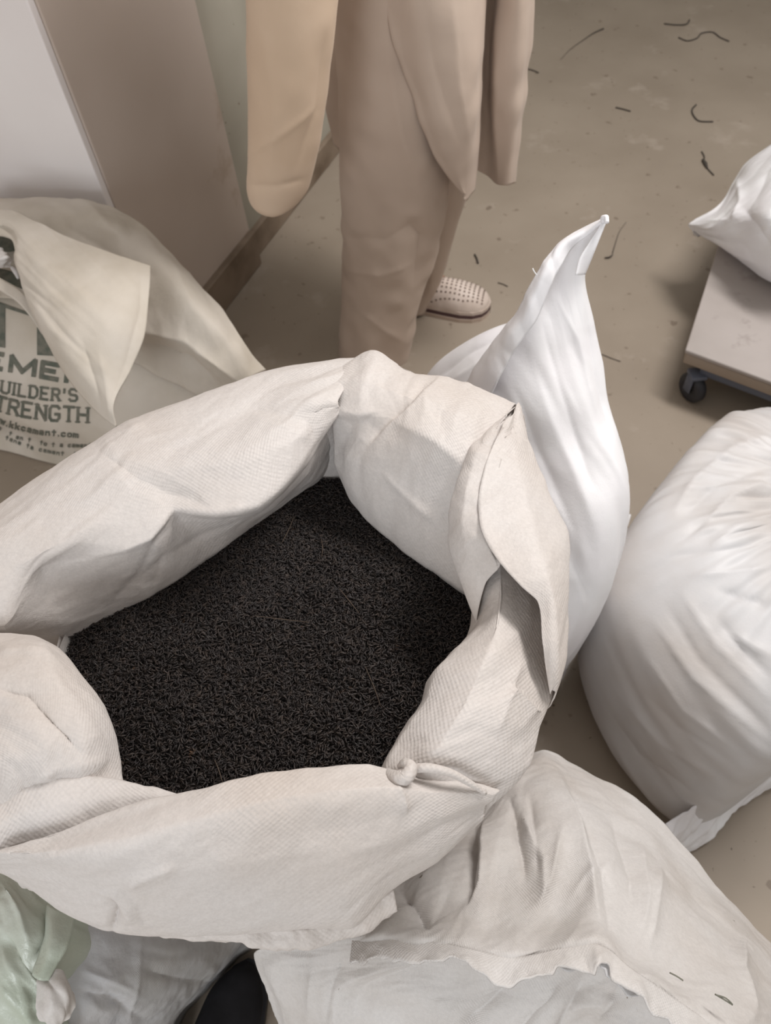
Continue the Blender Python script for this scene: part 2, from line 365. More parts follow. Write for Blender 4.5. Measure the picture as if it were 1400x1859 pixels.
m = MB(); rbox(m, (-4, 5.9), (1, 0), (0, 1), 8.5, .1, 0, 2.7, 0); tag(m.build('wall_far', MT['wallg'], smooth=False), kind='structure')
m = MB(); rbox(m, (4.4, -2.5), (1, 0), (0, 1), .1, 8.4, 0, 2.7, 0); tag(m.build('wall_right', MT['wallg'], smooth=False), kind='structure')

# ------------------------------------------------------------------ dark scraps of fibre on the floor
def fibre(pts, r, label, blob=None):
    m = MB(); tube(m, [(x, y, 0.0025) for x, y in pts], r, 6)
    if blob:
        r0 = float(np.mean(r)); tube(m, [(x, y, 0.004) for x, y in blob], [r0 * 2, r0 * 3, r0 * 1.5], 6)
    tag(m.build('plant_fibre', MT['twig']), label, 'fibre', 'dark plant fibres lying on the floor')
fibre([(1206, 43), (1225, 45), (1246, 44), (1252, 36)], 0.0028, 'short dark hooked fibre on the floor, nearest the top edge')
fibre([(1232, 68), (1248, 74), (1264, 70), (1275, 60), (1292, 58), (1308, 68), (1324, 75)], 0.0024, 'long wavy dark fibre on the floor, just below the hooked one at the top')
fibre([(1118, 195), (1131, 198), (1145, 202)], 0.0026, 'short straight dark fibre alone on the open floor, left of the L-shaped one')
fibre([(1264, 190), (1257, 198), (1260, 211), (1268, 219), (1295, 221)], 0.0028, 'L-shaped dark fibre on the floor above the white sack on the trolley')
fibre([(1274, 275), (1279, 285), (1277, 295), (1284, 305), (1296, 318)], 0.0022, 'broken crumbly fibre on the floor under the L-shaped one', [(1276, 290), (1281, 298), (1284, 305)])
fibre([(956, 125), (966, 127), (978, 132)], 0.0022, 'small dark fibre on the floor beside the hanging tunic edge')
fibre([(1018, 108), (1035, 90), (1060, 72), (1078, 60), (1096, 52)], [0.0006, 0.0009, 0.0014, 0.003], 'faint curved fibre with a thick dark end, on the floor right of the tunic')
fibre([(1137, 403), (1125, 420), (1118, 440), (1112, 460)], [0.0005, 0.0009, 0.0014], 'fibre with a knot beside the pointed ear of the white sack', [(1098, 468), (1106, 467), (1113, 462)])
fibre([(862, 462), (866, 470), (868, 478)], 0.003, 'short dark scrap on the floor above the clog')
fibre([(904, 513), (914, 516), (922, 520)], 0.0012, 'tiny dark fibre on the floor right of the clog toe')
fibre([(1093, 643), (1110, 650), (1127, 656)], 0.0009, 'thin pale brown fibre on the floor right of the upright white sack')

# ------------------------------------------------------------------ open sack of tea
CT = np.array([-0.12, 0.37, 0.75])
def drop(row, dz, out):                              # a row below another, moved away from (out>0) or towards the mouth's middle
    r = []
    for p in row:
        q = pt(p); e = q[:2] - CT[:2]; e /= np.linalg.norm(e); r.append(('w', q[0] + e[0] * out, q[1] + e[1] * out, q[2] - dz))
    return r
sack = empty('open_sack'); tag(sack, 'open off-white woven sack full of black tea, its mouth rolled back into a rim', 'sack')
rim = MB()
def panel(rows, feats=(), seed=1, lin=0.35, linv=0.4, cr=((0.11, 0.0065), (0.042, 0.0028), (0.016, 0.0007)), nz=((0.012, 0.0004),), res=0.0021, off=(0, 0)):
    G = grid(rows, res, lin, linv); N = up_normals(gnorm(G))
    G = feat(G, N, feats)
    G = texture(G, cr=cr, nz=nz, seed=seed, off=off)
    rim.grid(G)
# north-west roll
s = [(-60, 955, .80), (0, 918, .81), (150, 820, .82), (245, 762, .82), (330, 730, .82), (480, 672, .82), (600, 649, .825), (655, 646, .83)]
c_ = [(-60, 1140, .80), (9, 1139, .80), (78, 1045, .815), (201, 1008, .825), (274, 979, .83), (315, 925, .835), (393, 929, .835), (466, 918, .83), (544, 838, .825), (567, 797, .825), (614, 740, .835)]
i_ = [(-60, 1143, .76), (20, 1142, .755), (110, 1138, .745), (190, 1110, .735), (270, 1083, .73), (350, 1035, .73), (430, 975, .73), (520, 900, .74), (565, 860, .75), (608, 790, .78), (614, 742, .83)]
panel([drop(s, .10, -.02), drop(s, .03, 0.004), s,
       [(-60, 1000, .84), (0, 962, .845), (150, 868, .85), (260, 800, .855), (350, 765, .855), (480, 705, .85), (600, 680, .85), (648, 668, .845)],
       [(-60, 1080, .83), (0, 1045, .838), (110, 985, .848), (220, 925, .850), (310, 870, .85), (430, 835, .85), (560, 740, .852), (612, 730, .842)],
       c_, i_, drop(i_, .06, .03)],
      [('dent', [(190, 828), (235, 890), (300, 918), (390, 927), (360, 895), (280, 850)], -0.006, 30),
       ('dent', [(445, 728), (590, 722), (612, 738), (566, 798), (530, 785), (462, 748)], -0.004, 26),
       ('ridge', [(200, 1008), (274, 979), (315, 925)], 0.006, 16),
       ('ridge', [(315, 925), (393, 930), (466, 918)], 0.006, 14),
       ('ridge', [(190, 828), (230, 800), (262, 770)], 0.005, 18),
       ('ridge', [(270, 1082), (300, 1020), (400, 960)], -0.005, 20),
       ('ridge', [(190, 1110), (260, 1040), (315, 930)], -0.004, 18)], seed=3)
# north roll
s = [(632, 662, .815), (655, 648, .83), (672, 636, .84), (740, 660, .835), (800, 680, .83), (870, 705, .825), (937, 733, .82)]
i_ = [(618, 850, .755), (640, 900, .74), (668, 940, .735), (740, 1000, .73), (830, 1062, .73), (900, 1110, .72)]
panel([drop(s, .10, -.02), drop(s, .03, 0.004), s,
       [(608, 700, .838), (655, 688, .855), (740, 712, .858), (830, 752, .85), (915, 780, .83)],
       [(610, 740, .83), (650, 755, .842), (720, 758, .848), (790, 800, .846), (850, 845, .83), (905, 880, .81)],
       [(609, 795, .79), (640, 835, .795), (700, 860, .80), (770, 900, .795), (835, 940, .785), (900, 980, .77)],
       i_, drop(i_, .06, .03)],
      [('step', [(800, 680), (745, 735), (712, 762), (668, 812)], -0.010, 30),
       ('dent', [(612, 752), (682, 745), (668, 812), (640, 840), (610, 800)], -0.005, 20),
       ('ridge', [(700, 862), (745, 905), (790, 945)], 0.004, 9),
       ('ridge', [(612, 748), (650, 755), (682, 745)], 0.003, 8),
       ('ridge', [(712, 762), (790, 802), (846, 850)], 0.003, 12)], seed=14, off=(1.0, 0.3))
# east flap, upper sheet
s = [(937, 733, .83), (958, 790, .83), (983, 860, .825), (1010, 920, .825), (1030, 965, .82), (1035, 1050, .82), (1030, 1130, .81), (1017, 1215, .795), (1004, 1266, .785)]
m2 = [(915, 765, .846), (880, 850, .852), (868, 910, .856), (873, 962, .857), (905, 1020, .852), (945, 1065, .846), (975, 1090, .84), (985, 1170, .825), (1001, 1255, .79)]
panel([drop(s, .10, -.03), drop(s, .03, 0.0), s,
       [(930, 750, .84), (938, 830, .848), (955, 900, .852), (975, 980, .852), (995, 1050, .848), (1008, 1120, .836), (1008, 1190, .82), (1004, 1245, .795)],
       m2], [('dent', [(935, 738), (962, 800), (915, 800), (912, 775)], -0.006, 14), ('ridge', [(1000, 890), (985, 860), (970, 800)], 0.004, 8)], seed=25, off=(2.0, 0.6))
# the curl on the inside of the flap
i_ = [(934, 738, .834), (857, 815, .838), (826, 870, .84), (813, 930, .83), (818, 990, .82), (838, 1062, .80), (862, 1133, .785)]
panel([[(936, 742, .835), (905, 850, .847), (892, 910, .851), (888, 958, .853), (900, 990, .850), (912, 1022, .846), (910, 1034, .84)],
       [(928, 750, .838), (882, 850, .851), (870, 910, .855), (871, 958, .856), (888, 995, .852), (900, 1025, .846), (904, 1036, .84)],
       [(915, 755, .840), (862, 838, .852), (846, 890, .855), (840, 945, .850), (850, 1000, .838), (872, 1045, .825), (882, 1058, .82)],
       i_, drop(i_, .03, .02), drop(i_, .12, .04)],
      [('ridge', [(830, 1010), (850, 985), (868, 965)], 0.003, 16)], seed=31, off=(2.6, 0.1))
# south-east roll
s = [(985, 950, .79), (1003, 1090, .775), (1010, 1180, .775), (1010, 1262, .775), (992, 1312, .775), (958, 1388, .77), (908, 1440, .76), (868, 1482, .745)]
i_ = [(868, 985, .795), (872, 1060, .797), (868, 1128, .80), (795, 1208, .81), (752, 1288, .81), (722, 1345, .805), (703, 1395, .80), (700, 1420, .79)]
panel([drop(s, .10, -.08), drop(s, .03, -0.02), s,
       [(950, 960, .80), (965, 1070, .805), (968, 1150, .80), (958, 1240, .805), (935, 1320, .81), (890, 1385, .805), (845, 1432, .79), (820, 1460, .775)],
       [(905, 975, .81), (908, 1050, .822), (900, 1140, .828), (870, 1220, .836), (828, 1300, .838), (790, 1365, .83), (765, 1410, .81), (755, 1430, .79)],
       i_, drop(i_, .03, -.01), drop(i_, .14, .02)],
      [('step', [(925, 1238), (955, 1262), (992, 1292)], -0.006, 30), 
       ('ridge', [(900, 1340), (930, 1250), (950, 1180)], -0.006, 26), ('ridge', [(790, 1395), (840, 1412), (885, 1440)], 0.005, 8)], seed=42, off=(3.2, 0.4))
# south roll
i_ = [(5, 1535, .80), (100, 1508, .81), (220, 1470, .822), (330, 1443, .832), (400, 1425, .838), (480, 1403, .838), (600, 1386, .832), (672, 1383, .825), (705, 1394, .815), (745, 1402, .805), (830, 1415, .80), (905, 1438, .785)]
s = [(-30, 1575, .745), (0, 1585, .74), (60, 1615, .735), (115, 1655, .725), (205, 1690, .72), (330, 1697, .715), (450, 1692, .71), (560, 1680, .71), (640, 1682, .715), (705, 1617, .725), (790, 1560, .735), (872, 1484, .75)]
ih = i_[:-2] + [(800, 1408, .80)]
panel([drop(ih, .12, .03), drop(ih, .03, .012), i_,
       [(-10, 1550, .80), (90, 1545, .82), (220, 1525, .838), (350, 1490, .845), (480, 1455, .85), (600, 1435, .848), (700, 1428, .838), (790, 1438, .815), (900, 1442, .788)],
       [(-25, 1565, .775), (80, 1585, .79), (210, 1600, .80), (350, 1580, .81), (480, 1560, .812), (600, 1550, .81), (700, 1535, .80), (800, 1500, .79), (885, 1468, .77)],
       s, drop(s, .03, -.02), drop(s, .14, -.11)],
      [('dent', [(165, 1612), (215, 1606), (250, 1640), (262, 1680), (225, 1680), (200, 1640)], -0.006, 26),
       ('ridge', [(205, 1690), (213, 1650), (200, 1625)], 0.008, 7),
       ('ridge', [(225, 1610), (260, 1590), (320, 1570)], -0.005, 14),
       ('ridge', [(720, 1420), (735, 1445), (740, 1480)], -0.004, 9),
       ('ridge', [(0, 1540), (110, 1520), (330, 1450)], 0.003, 12),
       ('ridge', [(600, 1685), (680, 1610), (760, 1560)], 0.003, 16)], seed=53, off=(4.4, 0.2), cr=((0.10, 0.0042), (0.036, 0.0018), (0.014, 0.0006)))
# turned-in lap at the south-west
i_ = [(-30, 1480, .80), (15, 1450, .805), (65, 1417, .812), (110, 1412, .812), (200, 1417, .805), (270, 1432, .80), (336, 1445, .80)]
panel([drop(i_, .12, .03), i_, [(-30, 1510, .802), (30, 1480, .808), (90, 1460, .81), (200, 1448, .805), (336, 1447, .80)], [(-30, 1560, .785), (20, 1535, .785), (100, 1520, .79), (220, 1488, .795), (340, 1455, .80)]],
      [], seed=61, off=(5, .6))
# west roll
i_ = [(-40, 1146, .80), (20, 1147, .805), (62, 1152, .81), (108, 1176, .812), (150, 1235, .812), (188, 1288, .805), (205, 1340, .795), (212, 1385, .785), (218, 1428, .78)]
panel([drop(i_, .12, .05), drop(i_, .03, .015), i_,
       [(-40, 1185, .835), (20, 1183, .842), (74, 1187, .842), (100, 1235, .842), (130, 1300, .838), (150, 1350, .825), (150, 1390, .81), (150, 1425, .79)],
       [(-60, 1250, .84), (-10, 1262, .848), (30, 1272, .85), (60, 1310, .848), (85, 1360, .838), (85, 1400, .82), (80, 1435, .79)],
       [(-140, 1270, .80), (-90, 1300, .82), (-40, 1340, .84), (0, 1380, .838), (20, 1410, .825), (20, 1440, .81), (15, 1480, .79)],
       [(-160, 1300, .74), (-140, 1360, .75), (-110, 1400, .76), (-80, 1450, .765), (-60, 1500, .765), (-40, 1540, .755)],
       [(-60, 1330, .60), (-30, 1385, .60), (-5, 1440, .60), (15, 1480, .60), (30, 1520, .60), (40, 1545, .60)]],
      [('ridge', [(-30, 1245), (50, 1262), (95, 1312), (150, 1370)], -0.007, 20), ('ridge', [(0, 1186), (40, 1182), (76, 1186)], 0.004, 6),
       ('ridge', [(60, 1415), (100, 1390), (190, 1378)], 0.005, 14)], seed=72, off=(6, .2))
# ragged second layer of hem under the south roll
panel([[(280, 1690, .708), (400, 1690, .706), (520, 1684, .704), (600, 1680, .704), (680, 1640, .71), (715, 1615, .715)],
       [(285, 1700, .70), (400, 1708, .698), (520, 1718, .694), (600, 1712, .692), (660, 1690, .694), (722, 1655, .70)],
       [(300, 1690, .68), (400, 1700, .67), (520, 1708, .66), (600, 1700, .66), (660, 1680, .66), (720, 1640, .67)]],
      [], seed=80, cr=((0.02, 0.003),), nz=((0.006, 0.0012),), off=(7, .2))
rim.build('rolled_rim', MT['cuff'], sack, solid=0.0012, norm=False)
# little twisted knot where two rolls meet
m = MB(); tube(m, [(702, 1398, .812), (718, 1412, .825), (738, 1410, .832), (746, 1394, .832), (736, 1386, .828), (724, 1392, .82)], [.002, .0055, .007, .0065, .005, .002], 10)
tube(m, [(742, 1396, .822), (775, 1394, .826), (815, 1402, .822), (850, 1420, .81), (882, 1440, .795)], [.004, .0042, .0035, .003, .002], 8)
m.build('twisted_fold', MT['cuff'], sack)
# outer body down to the floor, and the wall inside
def ring(cx, cy, rx, ry, z, n=14, ph=0, wob=0.0):
    r = []
    for k in range(n):
        a = 2 * math.pi * k / n; q = 1 + wob * math.sin(3 * a + ph)
        r.append(('w', cx + rx * q * math.cos(a), cy + ry * q * math.sin(a), z))
    return r
lin = [pz(600, 875, .70), pz(640, 868, .70), (.04, .60, .70), (.12, .50, .70), (.15, .38, .70), (.10, .26, .70), (-.05, .17, .70), (-.22, .16, .70), (-.36, .22, .70), (-.42, .33, .70), pz(122, 1200, .70), pz(150, 1120, .70), (-.28, .55, .70), (-.17, .64, .70), pz(555, 880, .70)]
cen = np.mean([np.array(p) for p in lin], 0)
def lring(z, k): return [('w', cen[0] + (p[0] - cen[0]) * k, cen[1] + (p[1] - cen[1]) * k, z) for p in lin]
def lring15(z, k):                                   # the mouth's outline, starting on the east side like the rings below it
    q = lring(z, k)[::-1]; a_ = [math.atan2(p[2] - cen[1], p[1] - cen[0]) % (2 * math.pi) for p in q]; return [p for _, p in sorted(zip(a_, q), key=lambda t: t[0])]
G = grid([ring(-.17, .43, .15, .14, .0), ring(-.17, .43, .20, .18, .012), ring(-.17, .43, .225, .20, .08), ring(-.17, .43, .235, .21, .3, wob=.02), ring(-.155, .42, .24, .22, .5, wob=.02), ring(-.135, .395, .262, .24, .60, n=14), lring15(.66, 1.03), lring15(.725, 1.035)], .006, 0, 0, closed=True)
G = texture(G, True, cr=((0.12, 0.006), (0.05, 0.003)), seed=5, flip=False)
m = MB(); m.grid(G); m.build('body', MT['cuff'], sack)
top_ = [.815, .81, .79, .77, .76, .75, .745, .74, .735, .73, .725, .725, .725, .75, .80]
G = grid([lring(.60, .97), lring(.66, .985), lring(.705, 1.0), [(q_[0], q_[1], q_[2], (t_ + .705) / 2) for q_, t_ in zip(lring(0, 1.0), top_)], [(q_[0], q_[1], q_[2], t_) for q_, t_ in zip(lring(0, 1.0), top_)]], .004, 0, 0, closed=True)
G = texture(G, True, cr=((0.05, 0.003),), seed=9, flip=False)
m = MB(); m.grid(G); m.build('inner_wall', MT['cuff'], sack)

# ------------------------------------------------------------------ the tea
def tea_h(x, y):
    P = np.stack([x, y, np.zeros_like(x)], 1)
    r2 = ((x + .13) / .30) ** 2 + ((y - .38) / .26) ** 2
    return .705 + .022 * (1 - np.clip(r2, 0, 1.2)) + .006 * vnoise(P, .09, 3) + .003 * vnoise(P, .03, 4)
ang = np.linspace(0, 2 * np.pi, 97)
poly = resample(np.array(lin), 97, 0, True)
rr = np.linspace(0, 1, 50)
G = np.zeros((50, 97, 3))
for i, k in enumerate(rr):
    xy = cen[:2] + (poly[:, :2] - cen[:2]) * k * 0.995; G[i, :, :2] = xy; G[i, :, 2] = tea_h(xy[:, 0], xy[:, 1]) - .004
tm = MB(); tm.grid(G)
low = G[-1].copy(); low[:, 2] = .66; tm.grid(np.array([G[-1], low])); tm.add(low[:-1], [tuple(range(96))])
base_n = len(tm.f)
NG = 85000
k = np.sqrt(rng.random(NG)) * .985; a = rng.random(NG) * 96; ai = a.astype(int); af = (a - ai)[:, None]
edge = poly[ai, :2] * (1 - af) + poly[ai + 1, :2] * af
xy = cen[:2] + (edge - cen[:2]) * k[:, None]
z = tea_h(xy[:, 0], xy[:, 1]) + rng.random(NG) ** 2 * .006 - .003
ln = rng.uniform(.0022, .0048, NG) * np.where(rng.random(NG) < .05, 1.5, 1); rad = rng.uniform(.0006, .00125, NG)
yaw = rng.random(NG) * 2 * np.pi; pit = rng.normal(0, .35, NG)
dx = np.stack([np.cos(yaw) * np.cos(pit), np.sin(yaw) * np.cos(pit), np.sin(pit)], 1)
sx = np.stack([-np.sin(yaw), np.cos(yaw), np.zeros(NG)], 1); ux = np.cross(dx, sx); bend = rng.normal(0, .0006, NG)
c = np.stack([xy[:, 0], xy[:, 1], z], 1)
V = np.zeros((NG, 12, 3))
for si, (t, rs, bs) in enumerate(((-1, .35, 0), (-.35, 1, 1), (.35, 1, 1), (1, .35, 0))):
    for q in range(3):
        an = q * 2.094
        V[:, si * 3 + q] = c + dx * (ln * t)[:, None] + sx * (bend * bs + rad * rs * math.cos(an))[:, None] + ux * (rad * rs * math.sin(an))[:, None]
pat = [(0, 2, 1), (9, 10, 11)]
quads = []
for si in range(3):
    for q in range(3):
        b0 = si * 3 + q; b1 = si * 3 + (q + 1) % 3; quads.append((b0, b1, b1 + 3, b0 + 3))
me = bpy.data.meshes.new('black_tea')
V0 = np.vstack(tm.v); nb = len(V0)
allV = np.vstack([V0, V.reshape(-1, 3)])
fi = []; ls = []
for f in tm.f: fi += list(f); ls.append(len(f))
o0 = (np.arange(NG) * 12 + nb)
T3 = (o0[:, None, None] + np.array(pat)[None]).reshape(-1, 3); Q4 = (o0[:, None, None] + np.array(quads)[None]).reshape(-1, 4)
idx = np.concatenate([np.array(fi), T3.ravel(), Q4.ravel()]).astype(np.int32)
tot = np.concatenate([np.array(ls), np.full(len(T3), 3), np.full(len(Q4), 4)]).astype(np.int32)
st = np.concatenate([[0], np.cumsum(tot)[:-1]]).astype(np.int32)
me.vertices.add(len(allV)); me.vertices.foreach_set('co', allV.astype(np.float32).ravel())
me.loops.add(len(idx)); me.loops.foreach_set('vertex_index', idx)
me.polygons.add(len(tot)); me.polygons.foreach_set('loop_start', st); me.polygons.foreach_set('loop_total', tot)
me.materials.append(MT['teabase']); me.materials.append(MT['tea'])
mi = np.ones(len(tot), np.int32); mi[:len(ls)] = 0; me.polygons.foreach_set('material_index', mi)
me.polygons.foreach_set('use_smooth', np.ones(len(tot), bool)); me.update(); me.validate()
tea = bpy.data.objects.new('black_tea', me); C.objects.link(tea)
tag(tea, 'heap of loose dry black tea filling the open sack', 'tea', kind='stuff')
def on_tea(x, y):
    zz = .715
    for _ in range(4):
        p = pz(x, y, zz); zz = float(tea_h(np.array([p[0]]), np.array([p[1]]))[0]) + .0035
    return ('w', *pz(x, y, zz))
for lb, pts in (('thin brown stalk slanting on the tea right of the middle', [(616, 1068), (635, 1092), (652, 1113)]), ('longest thin stalk, lying almost level on the middle of the tea', [(463, 1118), (510, 1124), (562, 1130)]),
               ('thin stalk on the tea near the south-east roll of the rim, lower right', [(664, 1212), (680, 1250), (692, 1284)]), ('thin stalk on the tea close under the upper left roll of the rim', [(512, 985), (525, 960), (533, 940)]),
               ('short upright stalk on the upper part of the tea', [(583, 978), (586, 995), (584, 1012)]), ('thin stalk on the tea at its lower edge, by the lower roll', [(390, 1380), (398, 1400), (404, 1420)])):
    m = MB(); tube(m, [on_tea(*p) for p in pts], [.0004, .0007, .0004], 5)
    tag(m.build('tea_stalk', MT['stalk']), lb, 'tea stalk', 'thin stalks on the tea')

# ------------------------------------------------------------------ closed sacks
def stack_rows(levels, n=16):
    """levels: (left px, left z, right px, right z, half depth near, half depth far) -> closed rings"""
    rows = []
    for (lx, ly, lz, rx_, ry_, rz, bn, bf) in levels:
        A_, B_ = pz(lx, ly, lz), pz(rx_, ry_, rz); c_ = (A_ + B_) / 2; e1 = (B_ - A_) / 2
        e2 = np.array([e1[1], -e1[0], 0]); e2 /= np.linalg.norm(e2) + 1e-9
        if e2[1] > 0: e2 = -e2
        r = []
        for k in range(n):
            a_ = 2 * math.pi * k / n; sn_ = math.sin(a_); r.append(('w', *(c_ + e1 * math.cos(a_) + e2 * (bn if sn_ > 0 else bf) * sn_)))
        rows.append(r)
    return rows
# tall white sack behind the tea, its corner standing up in a point
ws = empty('sewn_sack'); tag(ws, 'tall bright white sewn sack behind the open one, with a pointed upper corner', 'sack')
lv = [(1052, 422, .86, 1097, 404, .88, .004, .004), (1012, 455, .84, 1078, 450, .84, .008, .008), (966, 515, .80, 1060, 498, .80, .016, .015), (925, 600, .75, 1076, 580, .74, .04, .03),
      (870, 680, .68, 1100, 700, .68, .075, .06), (850, 730, .56, 1112, 830, .64, .10, .09), (830, 760, .46, 1106, 920, .61, .11, .12), (850, 850, .34, 1080, 1035, .54, .11, .13),
      (860, 930, .20, 1052, 1120, .44, .10, .13), (880, 1010, .08, 1012, 1190, .31, .09, .12), (900, 1060, .02, 972, 1240, .17, .08, .11), (900, 1080, .005, 950, 1280, .02, .06, .1), (910, 1100, .0, 940, 1260, .0, .04, .06)]
G = grid(stack_rows(lv, 18), .004, 0, 0, closed=True)
ft = [('ridge', [(1010, 540), (1050, 620), (1085, 760)], 0.004, 10), ('ridge', [(985, 590), (1010, 680), (1050, 800), (1080, 900)], -0.006, 12), ('ridge', [(960, 640), (1000, 760), (1060, 900), (1085, 980)], 0.004, 12),
      ('ridge', [(930, 690), (980, 820), (1040, 960), (1060, 1080)], -0.004, 14), ('ridge', [(1060, 560), (1080, 660), (1110, 780)], -0.005, 10), ('ridge', [(1040, 1000), (1060, 1060), (1075, 1090)], -0.004, 8), ('ridge', [(1045, 1040), (1055, 1090), (1062, 1110)], 0.004, 8)]
Nn = gnorm(G, True)
cc = G.mean((0, 1)); 
if ((G - cc) * Nn).sum() < 0: Nn = -Nn
G = feat(G, Nn, ft)
s2 = np.stack([G.reshape(-1, 3)[:, 0] * 1.0 + G.reshape(-1, 3)[:, 1] * .6, G.reshape(-1, 3)[:, 2] * .35], 1); D = .0036 * crumple(s2, .04, 4) + .0018 * crumple(s2, .018, 6) 
G = G + Nn * D.reshape(G.shape[0], G.shape[1], 1)
m = MB(); m.grid(G); m.add(G[-1, :-1], [tuple(range(G.shape[1] - 1))]); m.add(G[0, :-1], [tuple(range(G.shape[1] - 1))])
m.build('body', MT['white'], ws)
# shoulder bulging on the far side
G = grid(stack_rows([(925, 590, .60, 975, 590, .62, .01, .02), (880, 605, .58, 990, 640, .6, .03, .05), (805, 648, .50, 990, 720, .54, .06, .07), (770, 690, .42, 990, 800, .45, .07, .08), (760, 740, .30, 990, 880, .3, .08, .08), (790, 820, .1, 960, 960, .1, .08, .08), (800, 850, .0, 950, 990, .0, .07, .07)], 16), .005, 0, 0, closed=True)
G = feat(G, up_normals(gnorm(G, True)), [('ridge', [(790, 690), (850, 640), (930, 600)], -0.006, 8), ('ridge', [(810, 700), (870, 660), (930, 640)], 0.005, 9)])
m = MB(); m.grid(G); m.add(G[0, :-1], [tuple(range(G.shape[1] - 1))]); m.build('shoulder', MT['white'], ws)
# sewn top hem
hem = [[(1094, 400, .895), (1062, 414, .88), (1014, 442, .866), (972, 502, .838), (940, 566, .785), (902, 612, .745), (868, 660, .70), (842, 704, .66)],
       [(1092, 408, .892), (1064, 430, .88), (1044, 444, .868), (1006, 505, .842), (976, 577, .80), (932, 640, .76), (900, 700, .72), (880, 745, .68)]]
G = grid([hem[0], [( (a_[0] + b_[0]) / 2, (a_[1] + b_[1]) / 2, max(a_[2], b_[2]) + .004) for a_, b_ in zip(*hem)], hem[1]], .003, .2, 0)
G = texture(G, cr=((0.02, 0.0015),), seed=6)
m = MB(); m.grid(G); m.build('sewn_hem', MT['white'], ws, solid=.003, norm=False)
m = MB(); G = grid([[(1098, 398, .90), (1101, 402, .90), (1098, 410, .895), (1080, 455, .87), (1062, 498, .84)], [(1092, 404, .90), (1088, 412, .895), (1070, 440, .88), (1052, 470, .865), (1045, 500, .85)]], .003, .2, 0)
m.grid(G); tube(m, [(1097, 404, .90), (1094, 396, .905), (1100, 394, .908), (1102, 404, .905)], .0022, 6)
m.build('corner_ear', MT['white'], ws, solid=.002, norm=False)
m = MB(); tube(m, [(975, 500, .86), (970, 493, .865), (967, 487, .868)], .0008, 5); m.build('loose_thread', MT['wthread'], ws)

# big round white sack at the right edge
rs = empty('bulging_sack'); tag(rs, 'large bulging white sack at the right edge, with radiating creases', 'sack')
lv = [(.68, .65, .14, .15, .42), (.68, .65, .23, .26, .395), (.67, .65, .30, .335, .33), (.67, .645, .328, .375, .23), (.66, .63, .32, .38, .13), (.65, .60, .29, .375, .04), (.65, .59, .26, .35, .0)]
def oring(cx, cy, rx, ry, z, rot=-.25, n=22):
    r = []
    for k in range(n):
        a_ = 2 * math.pi * k / n; x_ = rx * math.cos(a_); y_ = ry * math.sin(a_)
        r.append(('w', cx + x_ * math.cos(rot) - y_ * math.sin(rot), cy + x_ * math.sin(rot) + y_ * math.cos(rot), z))
    return r
G = grid([oring(.70, .65, .01, .01, .41)] + [oring(*l) for l in lv], .005, 0, 0, closed=True, maxn=460)
Nn = gnorm(G, True)
if ((G - G.mean((0, 1))) * Nn).sum() < 0: Nn = -Nn
an = np.arctan2(G[..., 1] - .70, G[..., 0] - .80); rd = np.hypot(G[..., 1] - .70, G[..., 0] - .80)
P3 = np.stack([np.cos(an) * 1.0, np.sin(an) * 1.0, rd * 0.8], -1).reshape(-1, 3)
amp = np.clip((rd - .05) / .1, 0, 1) * np.clip((.52 - rd) / .3, 0.10, 1)
D = (vnoise(P3, .10, 2) * .007 + vnoise(P3, .045, 5) * .005).reshape(rd.shape) * amp
# creases running round the lower side
Lw = np.stack([G[..., 0] * .5, G[..., 1] * .5, (G[..., 2] + (G[..., 0] - .6) * .45 - (G[..., 1] - .5) * .2) * 6], -1).reshape(-1, 3)
D2 = (vnoise(Lw, .14, 8) * .0035).reshape(rd.shape) * np.clip((.60 - G[..., 1]) / .2, 0, 1)
G = G + Nn * (D + D2)[..., None]
sa = pz(1236, 1548, .03)[:2]; sb_ = pz(1400, 1412, .03)[:2]; sdv = (sb_ - sa) / np.linalg.norm(sb_ - sa); snn = np.array([sdv[1], -sdv[0]])
for sa, snn, wv in ((sa, snn, .05), (pz(1150, 935, .33)[:2], None, .05)):
    if snn is None: q_ = pz(1262, 800, .33)[:2] - sa; q_ /= np.linalg.norm(q_); snn = np.array([-q_[1], q_[0]])
    dd = (G[..., :2] - sa) @ snn; ex = np.where(dd > -wv, -wv + wv * (1 - np.exp(-(dd + wv) / wv)), dd); G[..., :2] += (ex - dd)[..., None] * snn
Nn = gnorm(G, True)
if ((G - G.mean((0, 1))) * Nn).sum() < 0: Nn = -Nn
ft = []
for ln_, am_ in (([(1225, 925), (1262, 870), (1330, 815), (1400, 790)], .007), ([(1250, 930), (1300, 880), (1400, 845)], -.006), ([(1270, 960), (1330, 900), (1400, 870)], .007), ([(1230, 985), (1290, 940), (1400, 925)], -.006),
                 ([(1290, 990), (1340, 960), (1400, 950)], .006), ([(1215, 1010), (1300, 1000), (1400, 985)], -.004), ([(1300, 1070), (1350, 1085), (1400, 1100)], -.008), ([(1250, 1045), (1320, 1040), (1400, 1030)], .005),
                 ([(1330, 1150), (1360, 1170), (1400, 1190)], .008), ([(1300, 1120), (1350, 1180), (1400, 1230)], -.006), ([(1240, 1080), (1300, 1170), (1400, 1270)], .005), ([(1210, 1100), (1270, 1200), (1400, 1330)], -.005),
                 ([(1190, 1130), (1260, 1230), (1400, 1350)], .005), ([(1160, 1250), (1230, 1320), (1330, 1385)], -.003), ([(1130, 1270), (1200, 1350), (1300, 1410)], .003), ([(1110, 1300), (1160, 1370), (1260, 1440)], -.003), ([(1180, 1200), (1240, 1290), (1350, 1370)], .003)):
    ft.append(('ridge', ln_, am_, 9 if abs(am_) > .004 else 6))
G = feat(G, Nn, ft)
